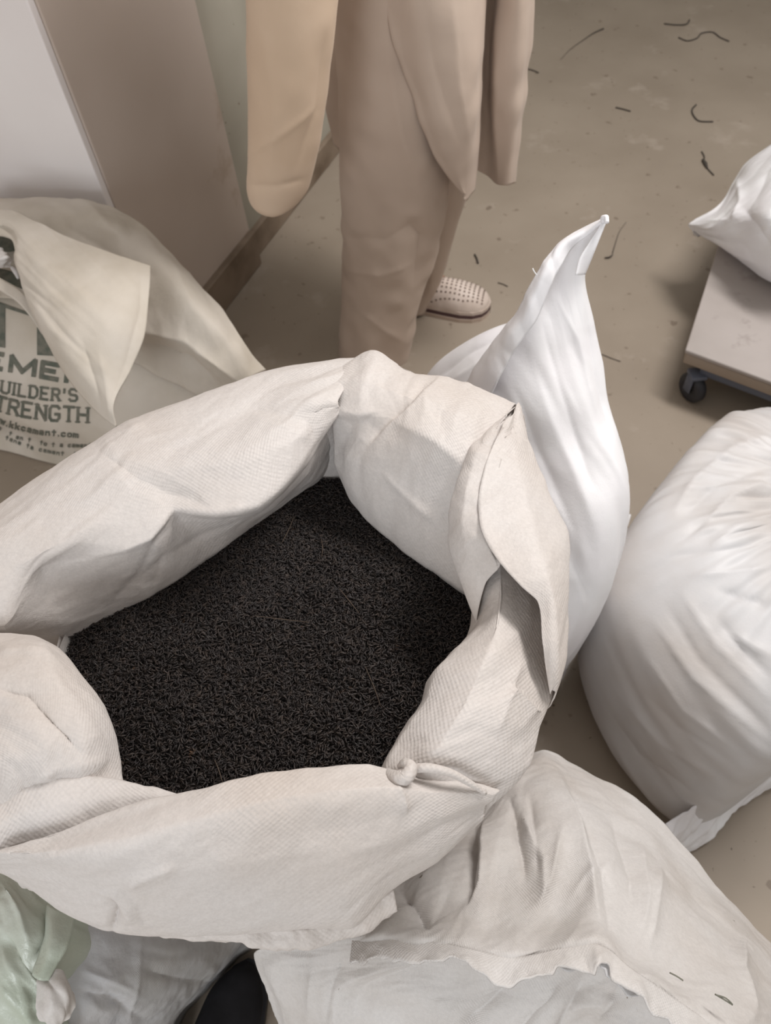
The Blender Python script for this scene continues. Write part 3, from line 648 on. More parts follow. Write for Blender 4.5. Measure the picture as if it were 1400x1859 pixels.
m = MB(); m.grid(G); m.add(G[-1, :-1], [tuple(range(G.shape[1] - 1))]); m.add(G[0, :-1], [tuple(range(G.shape[1] - 1))]); m.build('body', MT['white2'], rs)
# frilled bottom seam
G = grid([[(1212, 1500, .11), (1250, 1475, .115), (1300, 1440, .12), (1360, 1410, .125), (1420, 1385, .13)], [(1225, 1540, .05), (1262, 1515, .055), (1310, 1465, .06), (1362, 1430, .065), (1430, 1395, .07)],
          [(1240, 1560, .02), (1285, 1530, .02), (1320, 1480, .02), (1370, 1450, .02), (1430, 1415, .02)]], .003, 0, 0)
G = texture(G, cr=((0.03, 0.008), (0.012, 0.003)), seed=5); m = MB(); m.grid(G); m.build('bottom_seam', MT['white'], rs, solid=.002, norm=False)
m = MB(); G = grid([[(1118, 945, .1), (1130, 930, .12), (1146, 935, .12)], [(1112, 975, .1), (1126, 965, .12), (1140, 955, .12)]], .004, 0, 0); m.grid(G); m.build('corner_ear', MT['white'], rs, solid=.003, norm=False)

# sewn sack at the lower right, with its ruffled top seam
ls_ = empty('seamed_sack'); tag(ls_, 'off-white sack at the lower right, wrinkled cloth above and below a ruffled sewn top seam', 'sack')
rows = [[(700, 1560, .40), (800, 1500, .38), (900, 1420, .36), (955, 1368, .35), (985, 1360, .35), (1040, 1385, .35), (1150, 1450, .35), (1250, 1542, .35), (1330, 1640, .35), (1400, 1712, .35), (1500, 1830, .35)],
        [(700, 1590, .46), (800, 1530, .45), (880, 1470, .44), (950, 1400, .42), (990, 1392, .42), (1040, 1425, .42), (1130, 1490, .42), (1225, 1570, .42), (1300, 1650, .42), (1380, 1730, .42), (1470, 1850, .42)],
        [(690, 1630, .50), (790, 1580, .51), (870, 1540, .52), (930, 1510, .52), (1000, 1500, .52), (1060, 1530, .52), (1120, 1570, .52), (1200, 1630, .51), (1270, 1690, .50), (1360, 1780, .49), (1440, 1880, .47)],
        [(670, 1680, .54), (740, 1670, .56), (800, 1665, .56), (880, 1670, .57), (960, 1670, .57), (1030, 1670, .57), (1090, 1680, .58), (1160, 1740, .58), (1230, 1780, .57), (1310, 1820, .56), (1400, 1890, .54)],
        [(640, 1700, .56), (740, 1700, .58), (800, 1705, .59), (860, 1720, .60), (940, 1730, .605), (1020, 1715, .605), (1090, 1710, .61), (1150, 1760, .61), (1210, 1800, .60), (1280, 1850, .59), (1380, 1920, .57)],
        [(560, 1715, .53), (660, 1735, .55), (760, 1745, .565), (840, 1765, .57), (920, 1780, .575), (1000, 1775, .58), (1070, 1775, .58), (1120, 1810, .58), (1180, 1850, .57), (1250, 1900, .56), (1340, 1970, .54)],
        [(462, 1730, .46), (560, 1790, .50), (680, 1810, .52), (800, 1830, .53), (900, 1850, .54), (1000, 1860, .54), (1080, 1870, .54), (1150, 1910, .53), (1250, 1980, .50)],
        [(485, 1800, .42), (570, 1860, .46), (700, 1900, .48), (820, 1930, .49), (950, 1960, .49), (1100, 1990, .48), (1200, 2050, .45)],
        [(510, 1880, .36), (600, 1960, .38), (750, 2010, .40), (900, 2060, .40), (1100, 2090, .40), (1200, 2150, .36)]]
G = grid(rows, .003, .1, .1, maxn=500); N = up_normals(gnorm(G))
ft = [('ridge', [(1012, 1400), (1050, 1500), (1075, 1600), (1090, 1690)], 0.009, 16), ('ridge', [(1025, 1400), (1065, 1500), (1095, 1600), (1105, 1690)], -0.007, 14),
      ('ridge', [(925, 1450), (950, 1550), (955, 1590)], -0.012, 14), ('ridge', [(945, 1470), (985, 1560), (985, 1640)], 0.008, 12), ('ridge', [(960, 1440), (975, 1540), (980, 1600)], -0.006, 10),
      ('ridge', [(860, 1500), (855, 1600), (850, 1650)], -0.016, 16), ('ridge', [(880, 1490), (870, 1600), (845, 1660)], 0.010, 14), ('ridge', [(1020, 1500), (1000, 1600), (975, 1650)], 0.006, 12),
      ('ridge', [(1110, 1480), (1150, 1590), (1150, 1640)], -0.007, 14), ('ridge', [(1200, 1560), (1190, 1650), (1180, 1720)], 0.006, 16), ('ridge', [(1160, 1520), (1175, 1620), (1165, 1700)], 0.005, 14),
      ('ridge', [(720, 1610), (760, 1650), (780, 1690)], -0.012, 18), ('ridge', [(1350, 1700), (1345, 1760), (1370, 1840)], 0.008, 14), ('ridge', [(1120, 1560), (1060, 1600), (1030, 1640)], 0.004, 14),
      ('ridge', [(930, 1790), (870, 1840), (840, 1859)], -0.007, 14), ('ridge', [(1010, 1785), (960, 1840), (930, 1880)], 0.006, 14), ('ridge', [(1060, 1780), (1030, 1840), (1010, 1880)], -0.006, 12), ('ridge', [(1120, 1800), (1080, 1859)], 0.005, 12),
      ('ridge', [(620, 1730), (600, 1800), (590, 1859)], -0.003, 8), ('ridge', [(570, 1730), (560, 1800), (555, 1859)], 0.003, 8)]
G = feat(G, N, ft, 1.35)
uvG = guv(G).reshape(-1, 2)
D = (.0042 * crumple(uvG * np.array([1, .3]), .042, 21) + .0016 * crumple(uvG * np.array([1, .35]), .016, 22) + .0035 * crumple(uvG, .07, 23) + .0007 * crumple(uvG, .012, 24)).reshape(G.shape[:2])
G = G + N * D[..., None]
m = MB(); m.grid(G); m.skirt(G, pull=.12); m.build('body', MT['old'], ls_)
# ruffled seam: a double layered strip standing along the top
def strip(line, hgt, amp, seed, name, parent, mat, res=.0025, lean=(0, 0)):
    P = resample(np.array([pt(p) for p in line]), 260, 0)
    rowsG = []
    for j, t in enumerate(np.linspace(0, 1, 12)):
        Pn = P.copy(); s1 = np.arange(260) / 12.0
        w = amp * t * vnoise(np.stack([s1, np.full(260, t * .5), np.zeros(260)], 1), 1.0, seed) + .4 * amp * t * vnoise(np.stack([s1, np.full(260, t), np.zeros(260)], 1), .35, seed + 1)
        Tn = np.gradient(P, axis=0); Tn /= np.linalg.norm(Tn, axis=1, keepdims=True); sd = np.stack([-Tn[:, 1], Tn[:, 0], np.zeros(260)], 1)
        hh = hgt * (1 + .35 * vnoise(np.stack([s1, np.zeros(260), np.zeros(260)], 1), .8, seed + 3)) * t
        Pn = P + sd * (w + lean[0] * t)[:, None] + np.array([0, 0, 1])[None] * (hh * math.cos(lean[1]))[:, None] + sd * (hh * math.sin(lean[1]))[:, None]
        rowsG.append(Pn)
    mm = MB(); mm.grid(np.array(rowsG)); return mm.build(name, MT[mat], parent, solid=.0025, norm=False)
line = [(640, 1706, .56), (740, 1706, .58), (800, 1712, .59), (860, 1725, .60), (935, 1738, .603), (1020, 1722, .606), (1085, 1715, .61), (1150, 1762, .61), (1210, 1802, .60), (1280, 1852, .59), (1380, 1925, .57)]
strip(line, .018, .008, 3, 'sewn_seam', ls_, 'old', lean=(-.004, -1.0))
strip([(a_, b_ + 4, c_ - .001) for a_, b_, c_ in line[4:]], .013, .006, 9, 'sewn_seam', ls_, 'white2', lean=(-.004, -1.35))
m = MB(); tube(m, [(1216, 1766, .614), (1228, 1772, .617), (1240, 1780, .614)], .0008, 5); m.build('stitching_thread', MT['thread'], ls_)
m = MB(); tube(m, [(1298, 1805, .60), (1315, 1815, .604), (1330, 1824, .60), (1318, 1812, .605), (1300, 1806, .602)], .0008, 5); m.build('stitching_thread', MT['thread'], ls_)

# silvery plastic sack under the lower left of the rim
ss = empty('silvery_sack'); tag(ss, 'grey shiny plastic sack with bluish glints, left of the black shoe', 'sack')
rows = [[(140, 1635, .47), (175, 1650, .45), (250, 1680, .38), (350, 1690, .28), (440, 1690, .16), (470, 1695, .05)],
        [(133, 1670, .475), (170, 1685, .455), (240, 1710, .39), (340, 1725, .30), (410, 1730, .18), (430, 1733, .04)],
        [(118, 1740, .465), (155, 1750, .45), (230, 1775, .385), (320, 1780, .29), (375, 1780, .18), (383, 1782, .04)],
        [(112, 1800, .445), (150, 1810, .43), (230, 1830, .35), (300, 1830, .25), (330, 1830, .16), (333, 1836, .03)],
        [(126, 1880, .41), (160, 1890, .38), (220, 1890, .29), (270, 1885, .20), (295, 1885, .13), (308, 1890, .03)]]
G = grid(rows, .003, .1, .1); N = up_normals(gnorm(G))
G = feat(G, N, [('ridge', [(255, 1760), (310, 1775), (350, 1785), (400, 1782)], -0.005, 9), ('ridge', [(150, 1760), (200, 1780), (250, 1800)], 0.006, 12), ('ridge', [(130, 1800), (200, 1810), (260, 1850)], -0.005, 10), ('ridge', [(250, 1700), (245, 1780), (235, 1859)], 0.006, 16)])
G = texture(G, cr=((0.05, 0.004, .5, .5), (0.018, 0.0018)), nz=((.008, .0005),), seed=34)
m = MB(); m.grid(G); m.skirt(G, pull=.0); m.build('body', MT['silver'], ss)
# pale green plastic sack in the bottom left corner
gs = empty('green_sack'); tag(gs, 'pale green translucent plastic sack with a tied corner, in the bottom left corner', 'sack')
rows = [[(-120, 1560, .46), (-40, 1560, .50), (0, 1575, .51), (60, 1610, .52), (110, 1640, .52), (140, 1662, .50)],
        [(-120, 1620, .50), (-40, 1630, .535), (10, 1640, .545), (60, 1680, .545), (100, 1720, .53), (124, 1730, .50)],
        [(-120, 1700, .51), (-40, 1710, .53), (0, 1720, .54), (40, 1750, .54), (70, 1775, .52), (90, 1780, .49)],
        [(-120, 1780, .50), (-40, 1790, .52), (0, 1790, .53), (50, 1790, .52), (85, 1800, .51), (105, 1800, .47)],
        [(-120, 1880, .46), (-40, 1880, .48), (10, 1880, .485), (60, 1880, .48), (100, 1870, .47), (120, 1870, .43)]]
G = grid(rows, .003, .1, .1); N = up_normals(gnorm(G))
G = feat(G, N, [('ridge', [(0, 1700), (30, 1740), (60, 1775)], -0.010, 12), ('ridge', [(0, 1720), (40, 1790), (60, 1859)], 0.006, 12), ('ridge', [(85, 1660), (90, 1700), (60, 1740)], -0.010, 9), ('ridge', [(0, 1600), (40, 1660), (55, 1720)], 0.006, 12), ('ridge', [(0, 1790), (40, 1820), (70, 1859)], 0.006, 9)])
G = texture(G, cr=((0.05, 0.004, .5, 1.0), (0.018, 0.002)), nz=((.008, .0005),), seed=44)
m = MB(); m.grid(G); m.skirt(G, pull=.45); m.build('body', MT['green'], gs)
m = MB(); G = grid([[(85, 1640, .53), (100, 1650, .535), (138, 1662, .53)], [(80, 1700, .54), (95, 1720, .55), (122, 1720, .54)], [(60, 1770, .54), (75, 1780, .545), (88, 1780, .54)]], .003, 0, 0)
G = texture(G, cr=((.02, .002),), seed=3); m.grid(G); m.build('folded_flap', MT['green'], gs, solid=.002, norm=False)
G = grid([[(72, 1772, .52), (85, 1765, .535), (105, 1762, .535), (122, 1790, .52)], [(70, 1795, .525), (92, 1795, .545), (118, 1800, .54), (137, 1815, .51)], [(72, 1820, .52), (95, 1825, .54), (120, 1835, .53), (132, 1845, .50)], [(68, 1850, .51), (88, 1862, .52), (105, 1866, .51), (110, 1868, .49)]], .0025, 0, 0)
G = texture(G, cr=((.03, .006), (.012, .002)), seed=37); m = MB(); m.grid(G)
m.build('tied_corner', MT['old'], gs)

# black shoe below, on the floor
sh = empty('canvas_shoe'); tag(sh, 'black canvas shoe on the floor between the silvery sack and the seamed sack', 'shoe')
tip = pz(448, 1744, .05); hl = pz(382, 1960, .05); ax = (hl - tip); Ls = .275; ax = ax / np.linalg.norm(ax); sd = np.array([-ax[1], ax[0], 0])
def shoe_ring(t, w, h, z0, n=14):
    c_ = tip + ax * Ls * t; c_[2] = 0; r = []
    for k_ in range(n):
        a_ = 2 * math.pi * k_ / n; r.append(('w', *(c_ + sd * w * math.cos(a_) + np.array([0, 0, z0 + h * (0.5 + .5 * math.sin(a_))]))))
    return r
G = grid([shoe_ring(0.0, .006, .02, .012), shoe_ring(.05, .022, .04, .012), shoe_ring(.15, .041, .055, .012), shoe_ring(.32, .050, .068, .012), shoe_ring(.5, .050, .085, .012), shoe_ring(.7, .037, .098, .012), shoe_ring(.88, .033, .10, .012), shoe_ring(1, .015, .09, .012)], .004, 0, 0, closed=True)
m = MB(); m.grid(G); m.add(G[-1, :-1], [tuple(range(G.shape[1] - 1))]); m.build('upper', MT['black'], sh)
so = []
for t, w in ((-.02, .006), (.04, .026), (.15, .043), (.32, .052), (.5, .050), (.7, .039), (.9, .036), (1.01, .018)): so.append((t, w))
m = MB(); G = np.array([[tip * [1, 1, 0] + ax * Ls * t + sd * w * s_ + np.array([0, 0, zz]) for s_, zz in ((-1, .001), (-1, .02), (1, .02), (1, .001), (-1, .001))] for t, w in so]); m.grid(G); m.build('sole', MT['rubber'], sh)
m = MB()
for t in (.45, .53, .61, .69): tube(m, [('w', *(tip * [1, 1, 0] + ax * Ls * t + sd * q_ + np.array([0, 0, .012 + (.085 if t < .5 else .095) - abs(q_) * .5]))) for q_ in (-.02, 0, .02)], .003, 6)
m.build('laces', MT['black'], sh)

# ------------------------------------------------------------------ cement sack at the left
cs = empty('cement_sack'); tag(cs, 'dusty cream cement sack printed BUILDER\'S STRENGTH, half open with loose folds of cloth', 'sack')
cl = pz(-200, 796, 0)
rows = [[('w', cl[0], cl[1] + .40, .46), (-160, 370, .50), (-60, 380, .52), (20, 375, .53), (110, 380, .53), (190, 410, .51), (260, 460, .48), (330, 530, .44), (400, 600, .40), (450, 660, .36)],
        [('w', cl[0] - .02, cl[1] + .25, .46), (-160, 490, .51), (-60, 480, .53), (20, 440, .54), (90, 450, .54), (180, 500, .52), (250, 560, .48), (320, 610, .44), (390, 660, .40), (440, 700, .34)],
        [('w', cl[0] - .03, cl[1] + .12, .43), (-230, 590, .45), (-80, 590, .47), (0, 560, .48), (80, 580, .48), (170, 620, .46), (250, 660, .42), (320, 700, .38), (390, 730, .33), (430, 750, .25)],
        [('w', cl[0] - .03, cl[1] + .04, .33), (-230, 670, .35), (-80, 676, .37), (0, 665, .39), (80, 680, .38), (170, 710, .36), (250, 740, .33), (320, 770, .27), (380, 790, .22), (410, 800, .15)],
        [('w', cl[0] - .02, cl[1], .18), (-200, 745, .20), (-80, 752, .22), (0, 752, .23), (80, 775, .22), (160, 795, .21), (230, 815, .19), (300, 830, .14), (350, 840, .1), (380, 840, .06)],
        [(-200, 768, .05), (-80, 778, .05), (15, 795, .05), (78, 815, .05), (150, 836, .05), (220, 855, .05), (280, 860, .03), (320, 865, .02), (350, 860, .01)],
        [(-200, 796, .008), (-80, 806, .008), (10, 818, .008), (75, 836, .008), (148, 852, .008), (218, 862, .008), (278, 868, .008), (320, 872, .008), (350, 870, .008)]]
G = grid(rows, .004, .0, .0, maxn=500); N = up_normals(gnorm(G)); 
G = texture(G, cr=((0.11, 0.005),), nz=((.05, .002),), seed=12, edge=8)
m = MB(); m.grid(G); m.skirt(G, pull=.02, zb=.003)
body = m.build('body', MT['burlap'], cs)
bv = BVHTree.FromObject(body, bpy.context.evaluated_depsgraph_get())
# cloth of the open mouth: back fold
G = grid([[(-80, 365, .55), (0, 360, .56), (100, 360, .57), (190, 375, .57), (262, 412, .56), (330, 485, .53), (400, 560, .49), (455, 640, .44), (481, 672, .40)],
          [(-80, 385, .57), (0, 385, .58), (100, 390, .59), (180, 410, .59), (250, 450, .58), (310, 510, .56), (370, 580, .52), (420, 640, .47), (455, 685, .42)],
          [(-80, 430, .55), (0, 420, .56), (90, 440, .57), (170, 470, .57), (230, 510, .56), (280, 560, .53), (340, 620, .49), (390, 670, .45), (430, 705, .40)],
          [(-80, 480, .53), (0, 480, .54), (80, 500, .545), (160, 540, .54), (210, 580, .52), (260, 610, .49), (310, 640, .46), (360, 680, .43), (395, 710, .39)],
          [(-60, 540, .51), (0, 540, .51), (80, 560, .51), (150, 600, .49), (200, 640, .46), (250, 660, .42), (300, 690, .40), (350, 710, .38), (380, 730, .35)]], .0035, .1, .1)
G = feat(G, up_normals(gnorm(G)), [('ridge', [(255, 600), (300, 610), (340, 620), (375, 650), (430, 690)], 0.012, 12), ('ridge', [(260, 620), (310, 635), (345, 650), (385, 690)], -0.012, 12), ('ridge', [(160, 375), (200, 420), (230, 440)], 0.010, 16), ('ridge', [(120, 410), (190, 450), (280, 500)], -0.012, 18), ('ridge', [(300, 460), (350, 560), (440, 650)], 0.008, 22)])
G = texture(G, cr=((0.08, 0.004), (0.03, 0.0015)), nz=((.03, .0015),), seed=18)
m = MB(); m.grid(G); m.build('open_mouth', MT['burlap'], cs, solid=.003, norm=False)
# front flap hanging over the print
rows = [[(-60, 395, .61), (0, 378, .62), (60, 398, .63), (120, 428, .635), (190, 455, .635), (245, 475, .63), (273, 484, .62)],
        [(-60, 412, .62), (0, 396, .63), (60, 424, .64), (120, 470, .645), (180, 500, .645), (235, 525, .635), (270, 540, .615)],
        [(-60, 420, .615), (0, 408, .625), (45, 436, .64), (100, 500, .645), (160, 550, .64), (215, 590, .62), (262, 610, .59)],
        [(-30, 424, .61), (10, 414, .62), (35, 450, .63), (80, 540, .63), (140, 610, .615), (190, 650, .59), (238, 670, .565)],
        [(28, 432, .61), (28, 450, .615), (32, 500, .61), (70, 585, .60), (120, 660, .58), (165, 705, .555), (208, 735, .54)],
        [(30, 440, .60), (27, 470, .60), (38, 520, .59), (75, 605, .57), (125, 690, .54), (170, 740, .515), (212, 775, .51)]]
G = grid(rows, .003, .1, .1); N = up_normals(gnorm(G))
P2 = proj(G).reshape(-1, 2); a_ = .62; q = np.stack([(P2[:, 0] * math.cos(a_) + P2[:, 1] * math.sin(a_)) * .0012, (-P2[:, 0] * math.sin(a_) + P2[:, 1] * math.cos(a_)) * .008], 1)
fade = np.clip((300 - P2[:, 0]) / 200, .25, 1)
G = G + N * ((.0045 * crumple(q, .16, 4, .2) + .002 * crumple(q, .07, 6, .2)) * fade).reshape(G.shape[0], G.shape[1], 1)
G = feat(G, N, [('ridge', [(255, 490), (256, 560), (228, 660), (200, 740)], -0.0035, 5), ('ridge', [(180, 640), (195, 700), (205, 770)], 0.006, 9), ('ridge', [(150, 620), (175, 700), (185, 740)], -0.005, 8)])
m = MB(); m.grid(G); m.build('loose_flap', MT['burlap'], cs, solid=.003, norm=False)
# second fold strap and ragged knot by the frame edge
m = MB(); G = grid([[(-40, 480, .56), (0, 505, .565), (40, 530, .565), (65, 560, .555), (90, 600, .54)], [(-40, 505, .555), (0, 528, .56), (35, 552, .56), (55, 575, .55), (75, 605, .54)]], .004, 0, 0)
G = texture(G, cr=((.03, .002),), seed=8); m.grid(G); m.build('mouth_strap', MT['burlap'], cs, solid=.004, norm=False)
m = MB()
G = grid([[(-30, 450, .585), (-10, 452, .59), (8, 452, .59), (18, 462, .58)], [(-30, 465, .60), (-10, 468, .605), (10, 468, .60), (25, 475, .58)], [(-30, 485, .585), (-10, 487, .585), (8, 488, .58), (20, 486, .575)]], .002, 0, 0)
G = texture(G, cr=((.02, .008), (.008, .003)), nz=((.006, .001),), seed=55); m.grid(G)
tube(m, [(22, 486, .58), (30, 496, .578), (33, 505, .575)], [.004, .006, .003], 6)
m.build('ragged_knot', MT['white2'], cs)
# printing: block letters laid on the sack
LET = {'E': [((0, 0), (0, 1)), ((0, 0), (.9, 0)), ((0, .5), (.7, .5)), ((0, 1), (.9, 1))], 'M': [((0, 0), (0, 1)), ((0, 1), (.5, .1)), ((.5, .1), (1, 1)), ((1, 1), (1, 0))],
       'N': [((0, 0), (0, 1)), ((0, 1), (1, 0)), ((1, 0), (1, 1))], 'T': [((.5, 0), (.5, 1)), ((0, 1), (1, 1))], 'U': [((0, 1), (0, .15)), ((0, .15), (.25, 0)), ((.25, 0), (.75, 0)), ((.75, 0), (1, .15)), ((1, .15), (1, 1))],
       'I': [((.5, 0), (.5, 1))], 'L': [((0, 0), (0, 1)), ((0, 0), (.9, 0))], 'D': [((0, 0), (0, 1)), ((0, 1), (.6, 1)), ((.6, 1), (.95, .75)), ((.95, .75), (.95, .25)), ((.95, .25), (.6, 0)), ((.6, 0), (0, 0))],
       'R': [((0, 0), (0, 1)), ((0, 1), (.75, 1)), ((.75, 1), (.95, .85)), ((.95, .85), (.95, .65)), ((.95, .65), (.75, .5)), ((.75, .5), (0, .5)), ((.55, .5), (1, 0))],
       'S': [((.95, .85), (.75, 1)), ((.75, 1), (.2, 1)), ((.2, 1), (0, .85)), ((0, .85), (0, .65)), ((0, .65), (.2, .52)), ((.2, .52), (.8, .48)), ((.8, .48), (.98, .35)), ((.98, .35), (.98, .15)), ((.98, .15), (.8, 0)), ((.8, 0), (.2, 0)), ((.2, 0), (0, .15))],
       'G': [((.95, .85), (.75, 1)), ((.75, 1), (.2, 1)), ((.2, 1), (0, .8)), ((0, .8), (0, .2)), ((0, .2), (.2, 0)), ((.2, 0), (.75, 0)), ((.75, 0), (.95, .2)), ((.95, .2), (.95, .45)), ((.95, .45), (.55, .45))],
       'H': [((0, 0), (0, 1)), ((1, 0), (1, 1)), ((0, .5), (1, .5))], 'B': [((0, 0), (0, 1)), ((0, 1), (.7, 1)), ((.7, 1), (.9, .8)), ((.9, .8), (.7, .52)), ((.7, .52), (0, .52)), ((.7, .52), (.95, .28)), ((.95, .28), (.7, 0)), ((.7, 0), (0, 0))],
       "'": [((.5, 1), (.4, .7))], 'c': [((.9, .5), (.5, .6)), ((.5, .6), (.1, .5)), ((.1, .5), (.1, .1)), ((.1, .1), (.5, 0)), ((.5, 0), (.9, .1))], 'o': [((.1, .1), (.1, .5)), ((.1, .5), (.5, .6)), ((.5, .6), (.9, .5)), ((.9, .5), (.9, .1)), ((.9, .1), (.5, 0)), ((.5, 0), (.1, .1))],
       'm': [((0, 0), (0, .6)), ((0, .6), (.5, .5)), ((.5, .5), (.5, 0)), ((.5, .5), (1, .5)), ((1, .5), (1, 0))], 'e': [((.1, .3), (.9, .3)), ((.9, .3), (.8, .6)), ((.8, .6), (.2, .6)), ((.2, .6), (.1, .1)), ((.1, .1), (.9, 0))],
       'n': [((.1, 0), (.1, .6)), ((.1, .5), (.8, .55)), ((.8, .55), (.9, 0))], 't': [((.5, 0), (.5, .9)), ((.1, .6), (.9, .6))], 'w': [((0, .6), (.25, 0)), ((.25, 0), (.5, .5)), ((.5, .5), (.75, 0)), ((.75, 0), (1, .6))], 'k': [((.1, 0), (.1, 1)), ((.9, .6), (.1, .25)), ((.3, .35), (.9, 0))], '.': [((.4, .03), (.55, .03))],
       '1': [((.5, 0), (.5, 1)), ((.2, .8), (.5, 1))], '7': [((0, 1), (1, 1)), ((1, 1), (.4, 0))], ' ': []}
SER = {'E': [(0, 0), (0, 1)], 'N': [(0, 0), (0, 1), (1, 1)], 'T': [(.5, 0)], 'U': [(0, 1), (1, 1)], 'I': [(.5, 0), (.5, 1)], 'L': [(0, 0), (0, 1)], 'D': [(0, 0), (0, 1)], 'R': [(0, 0), (0, 1), (1, 0)], 'H': [(0, 0), (0, 1), (1, 0), (1, 1)], 'B': [(0, 0), (0, 1)]}
def onsack(x, y):
    w = Vector(ray(x, y)); w.normalize(); h = bv.ray_cast(Vector((0, 0, H)), w)
    if h[0] is None: return None
    n = h[1]
    if n.dot(w) > 0: n = -n
    return h[0] + n * .0016
def quadstrip(mb, a, b, wd, n=6):
    a = np.array(a, float); b = np.array(b, float); t = (b - a); l = np.linalg.norm(t); t = t / (l + 1e-9); nn = np.array([-t[1], t[0]]) * wd / 2
    a = a - t * wd * .35; b = b + t * wd * .35; V = []
    for i in range(n + 1):
        c = a + (b - a) * i / n
        for s_ in (-1, 0, 1):
            p = onsack(*(c + nn * s_))
            if p is None: return
            V.append(p[:])
    mb.add(V, [(i * 3 + j, i * 3 + j + 1, i * 3 + j + 4, i * 3 + j + 3) for i in range(n) for j in (0, 1)])
def word(mb, text, path, hgt, cw, gap, wdt, serif=False, skew=None):
    """path: list of (x, y) baseline points; letters advance along it"""
    P = np.array(path, float); L = np.concatenate([[0], np.cumsum(np.linalg.norm(np.diff(P, axis=0), axis=1))]); s = 0
    for chh in text:
        wch = cw * (.35 if chh in "I'.1" else (1.35 if chh in 'M' else 1))
        def mp(u, v, s0=s):
            d_ = s0 + u * wch; x = np.interp(d_, L, P[:, 0]); y = np.interp(d_, L, P[:, 1])
            d2 = d_ + 4; tx = np.array([np.interp(d2, L, P[:, 0]) - x, np.interp(d2, L, P[:, 1]) - y]); tx /= np.linalg.norm(tx) + 1e-9
            up = np.array([tx[1] * .6, -1.0]); up /= np.linalg.norm(up); return (x + up[0] * v * hgt, y + up[1] * v * hgt)
        for (a, b) in LET.get(chh, []): quadstrip(mb, mp(*a), mp(*b), wdt)
        if serif:
            for (u, v) in SER.get(chh, []):
                c = mp(u, v); c = np.array(c); c2 = np.array(mp(u + .01, v)); t = (c2 - c) / (np.linalg.norm(c2 - c) + 1e-9)
                quadstrip(mb, c - t * wdt * .8, c + t * wdt * .8, wdt * .45, 3)
        s += wch + gap
m = MB()
word(m, 'EMENT', [(-26, 664), (30, 675), (100, 688), (200, 706)], 26, 32, 14, 8.5)
word(m, "BUILDER'S", [(-18, 708), (40, 719), (100, 727), (180, 728)], 21, 14, 6.5, 4.2, True)
word(m, 'STRENGTH', [(-34, 736), (20, 752), (80, 762), (190, 768)], 26, 18, 7.5, 5, True)
word(m, 'www.kkcement.com', [(-20, 758), (20, 776), (70, 788), (170, 796)], 11, 8.0, 3.3, 2.6)
word(m, 'to strength to the cement', [(-10, 775), (30, 796), (90, 810), (180, 812)], 8, 5.2, 2.2, 1.8)
word(m, 'tene te cement  117 ', [(10, 797), (60, 816), (110, 826), (180, 832)], 8, 5.5, 2.6, 1.8)
def fillpoly(mb, x0, y0, x1, y1, fn, n=14):       # solid printed block between two edge functions
    for i in range(n):
        for j in range(n):
            q = []
            for (a, b) in ((i, j), (i + 1, j), (i + 1, j + 1), (i, j + 1)):
                x = x0 + (x1 - x0) * a / n; t = fn(x); y = t[0] + (t[1] - t[0]) * b / n; p = onsack(x, y)
                if p is None: break
                q.append(p[:])
            if len(q) == 4: mb.add(q, [(0, 1, 2, 3)])
fillpoly(m, -40, 0, 10, 0, lambda x: (553 + x * .2, 630 + x * .15))
fillpoly(m, -40, 0, 68, 0, lambda x: (535 + (x + 40) * .35, 556 + (x + 0) * .32))
fillpoly(m, 68, 0, 110, 0, lambda x: (594 + (x - 68) * .4, 644 + (x - 68) * .06))
m.build('printed_lettering', MT['ink'], cs, smooth=False)
m = MB(); G = grid([[(-40, 408, .57), (0, 412, .575), (30, 425, .58), (46, 436, .58)], [(-40, 450, .57), (0, 455, .575), (25, 455, .58), (36, 450, .58)]], .004, 0, 0); m.grid(G); m.build('printed_panel', MT['ink'], cs, solid=.002, norm=False)
m = MB(); G = grid([[(-40, 488, .552), (0, 488, .555), (25, 495, .555), (34, 500, .555)], [(-40, 495, .55), (0, 508, .552), (30, 520, .552), (42, 525, .552)]], .004, 0, 0); m.grid(G); m.build('printed_panel', MT['ink'], cs, solid=.002, norm=False)

# ------------------------------------------------------------------ trolley with a sack on it
tr = empty('platform_trolley'); tag(tr, 'grey platform trolley on a black castor, standing right of the upright white sack', 'trolley')
ca = pz(1244, 636, .16); cb = pz(1400, 694, .16); cc2 = pz(1301, 455, .16)
d1 = (cb - ca)[:2]; d2 = (cc2 - ca)[:2]; d1 /= np.linalg.norm(d1); d2 = d2 - d1 * d2.dot(d1) * .0
d2 /= np.linalg.norm(d2)
m = MB(); rbox(m, ca[:2], d1, d2, .75, .62, .150, .162, .004, 3); m.build('deck', MT['deck'], tr)
m = MB(); rbox(m, ca[:2] + d1 * .003 + d2 * .003, d1, d2, .744, .61, .118, .150, .004, 2); m.build('edge_band', MT['brownedge'], tr)
m = MB(); rbox(m, ca[:2] + d1 * .05 + d2 * .02, d1, d2, .62, .5, .085, .118, .004, 2); m.build('frame', MT['blue'], tr)
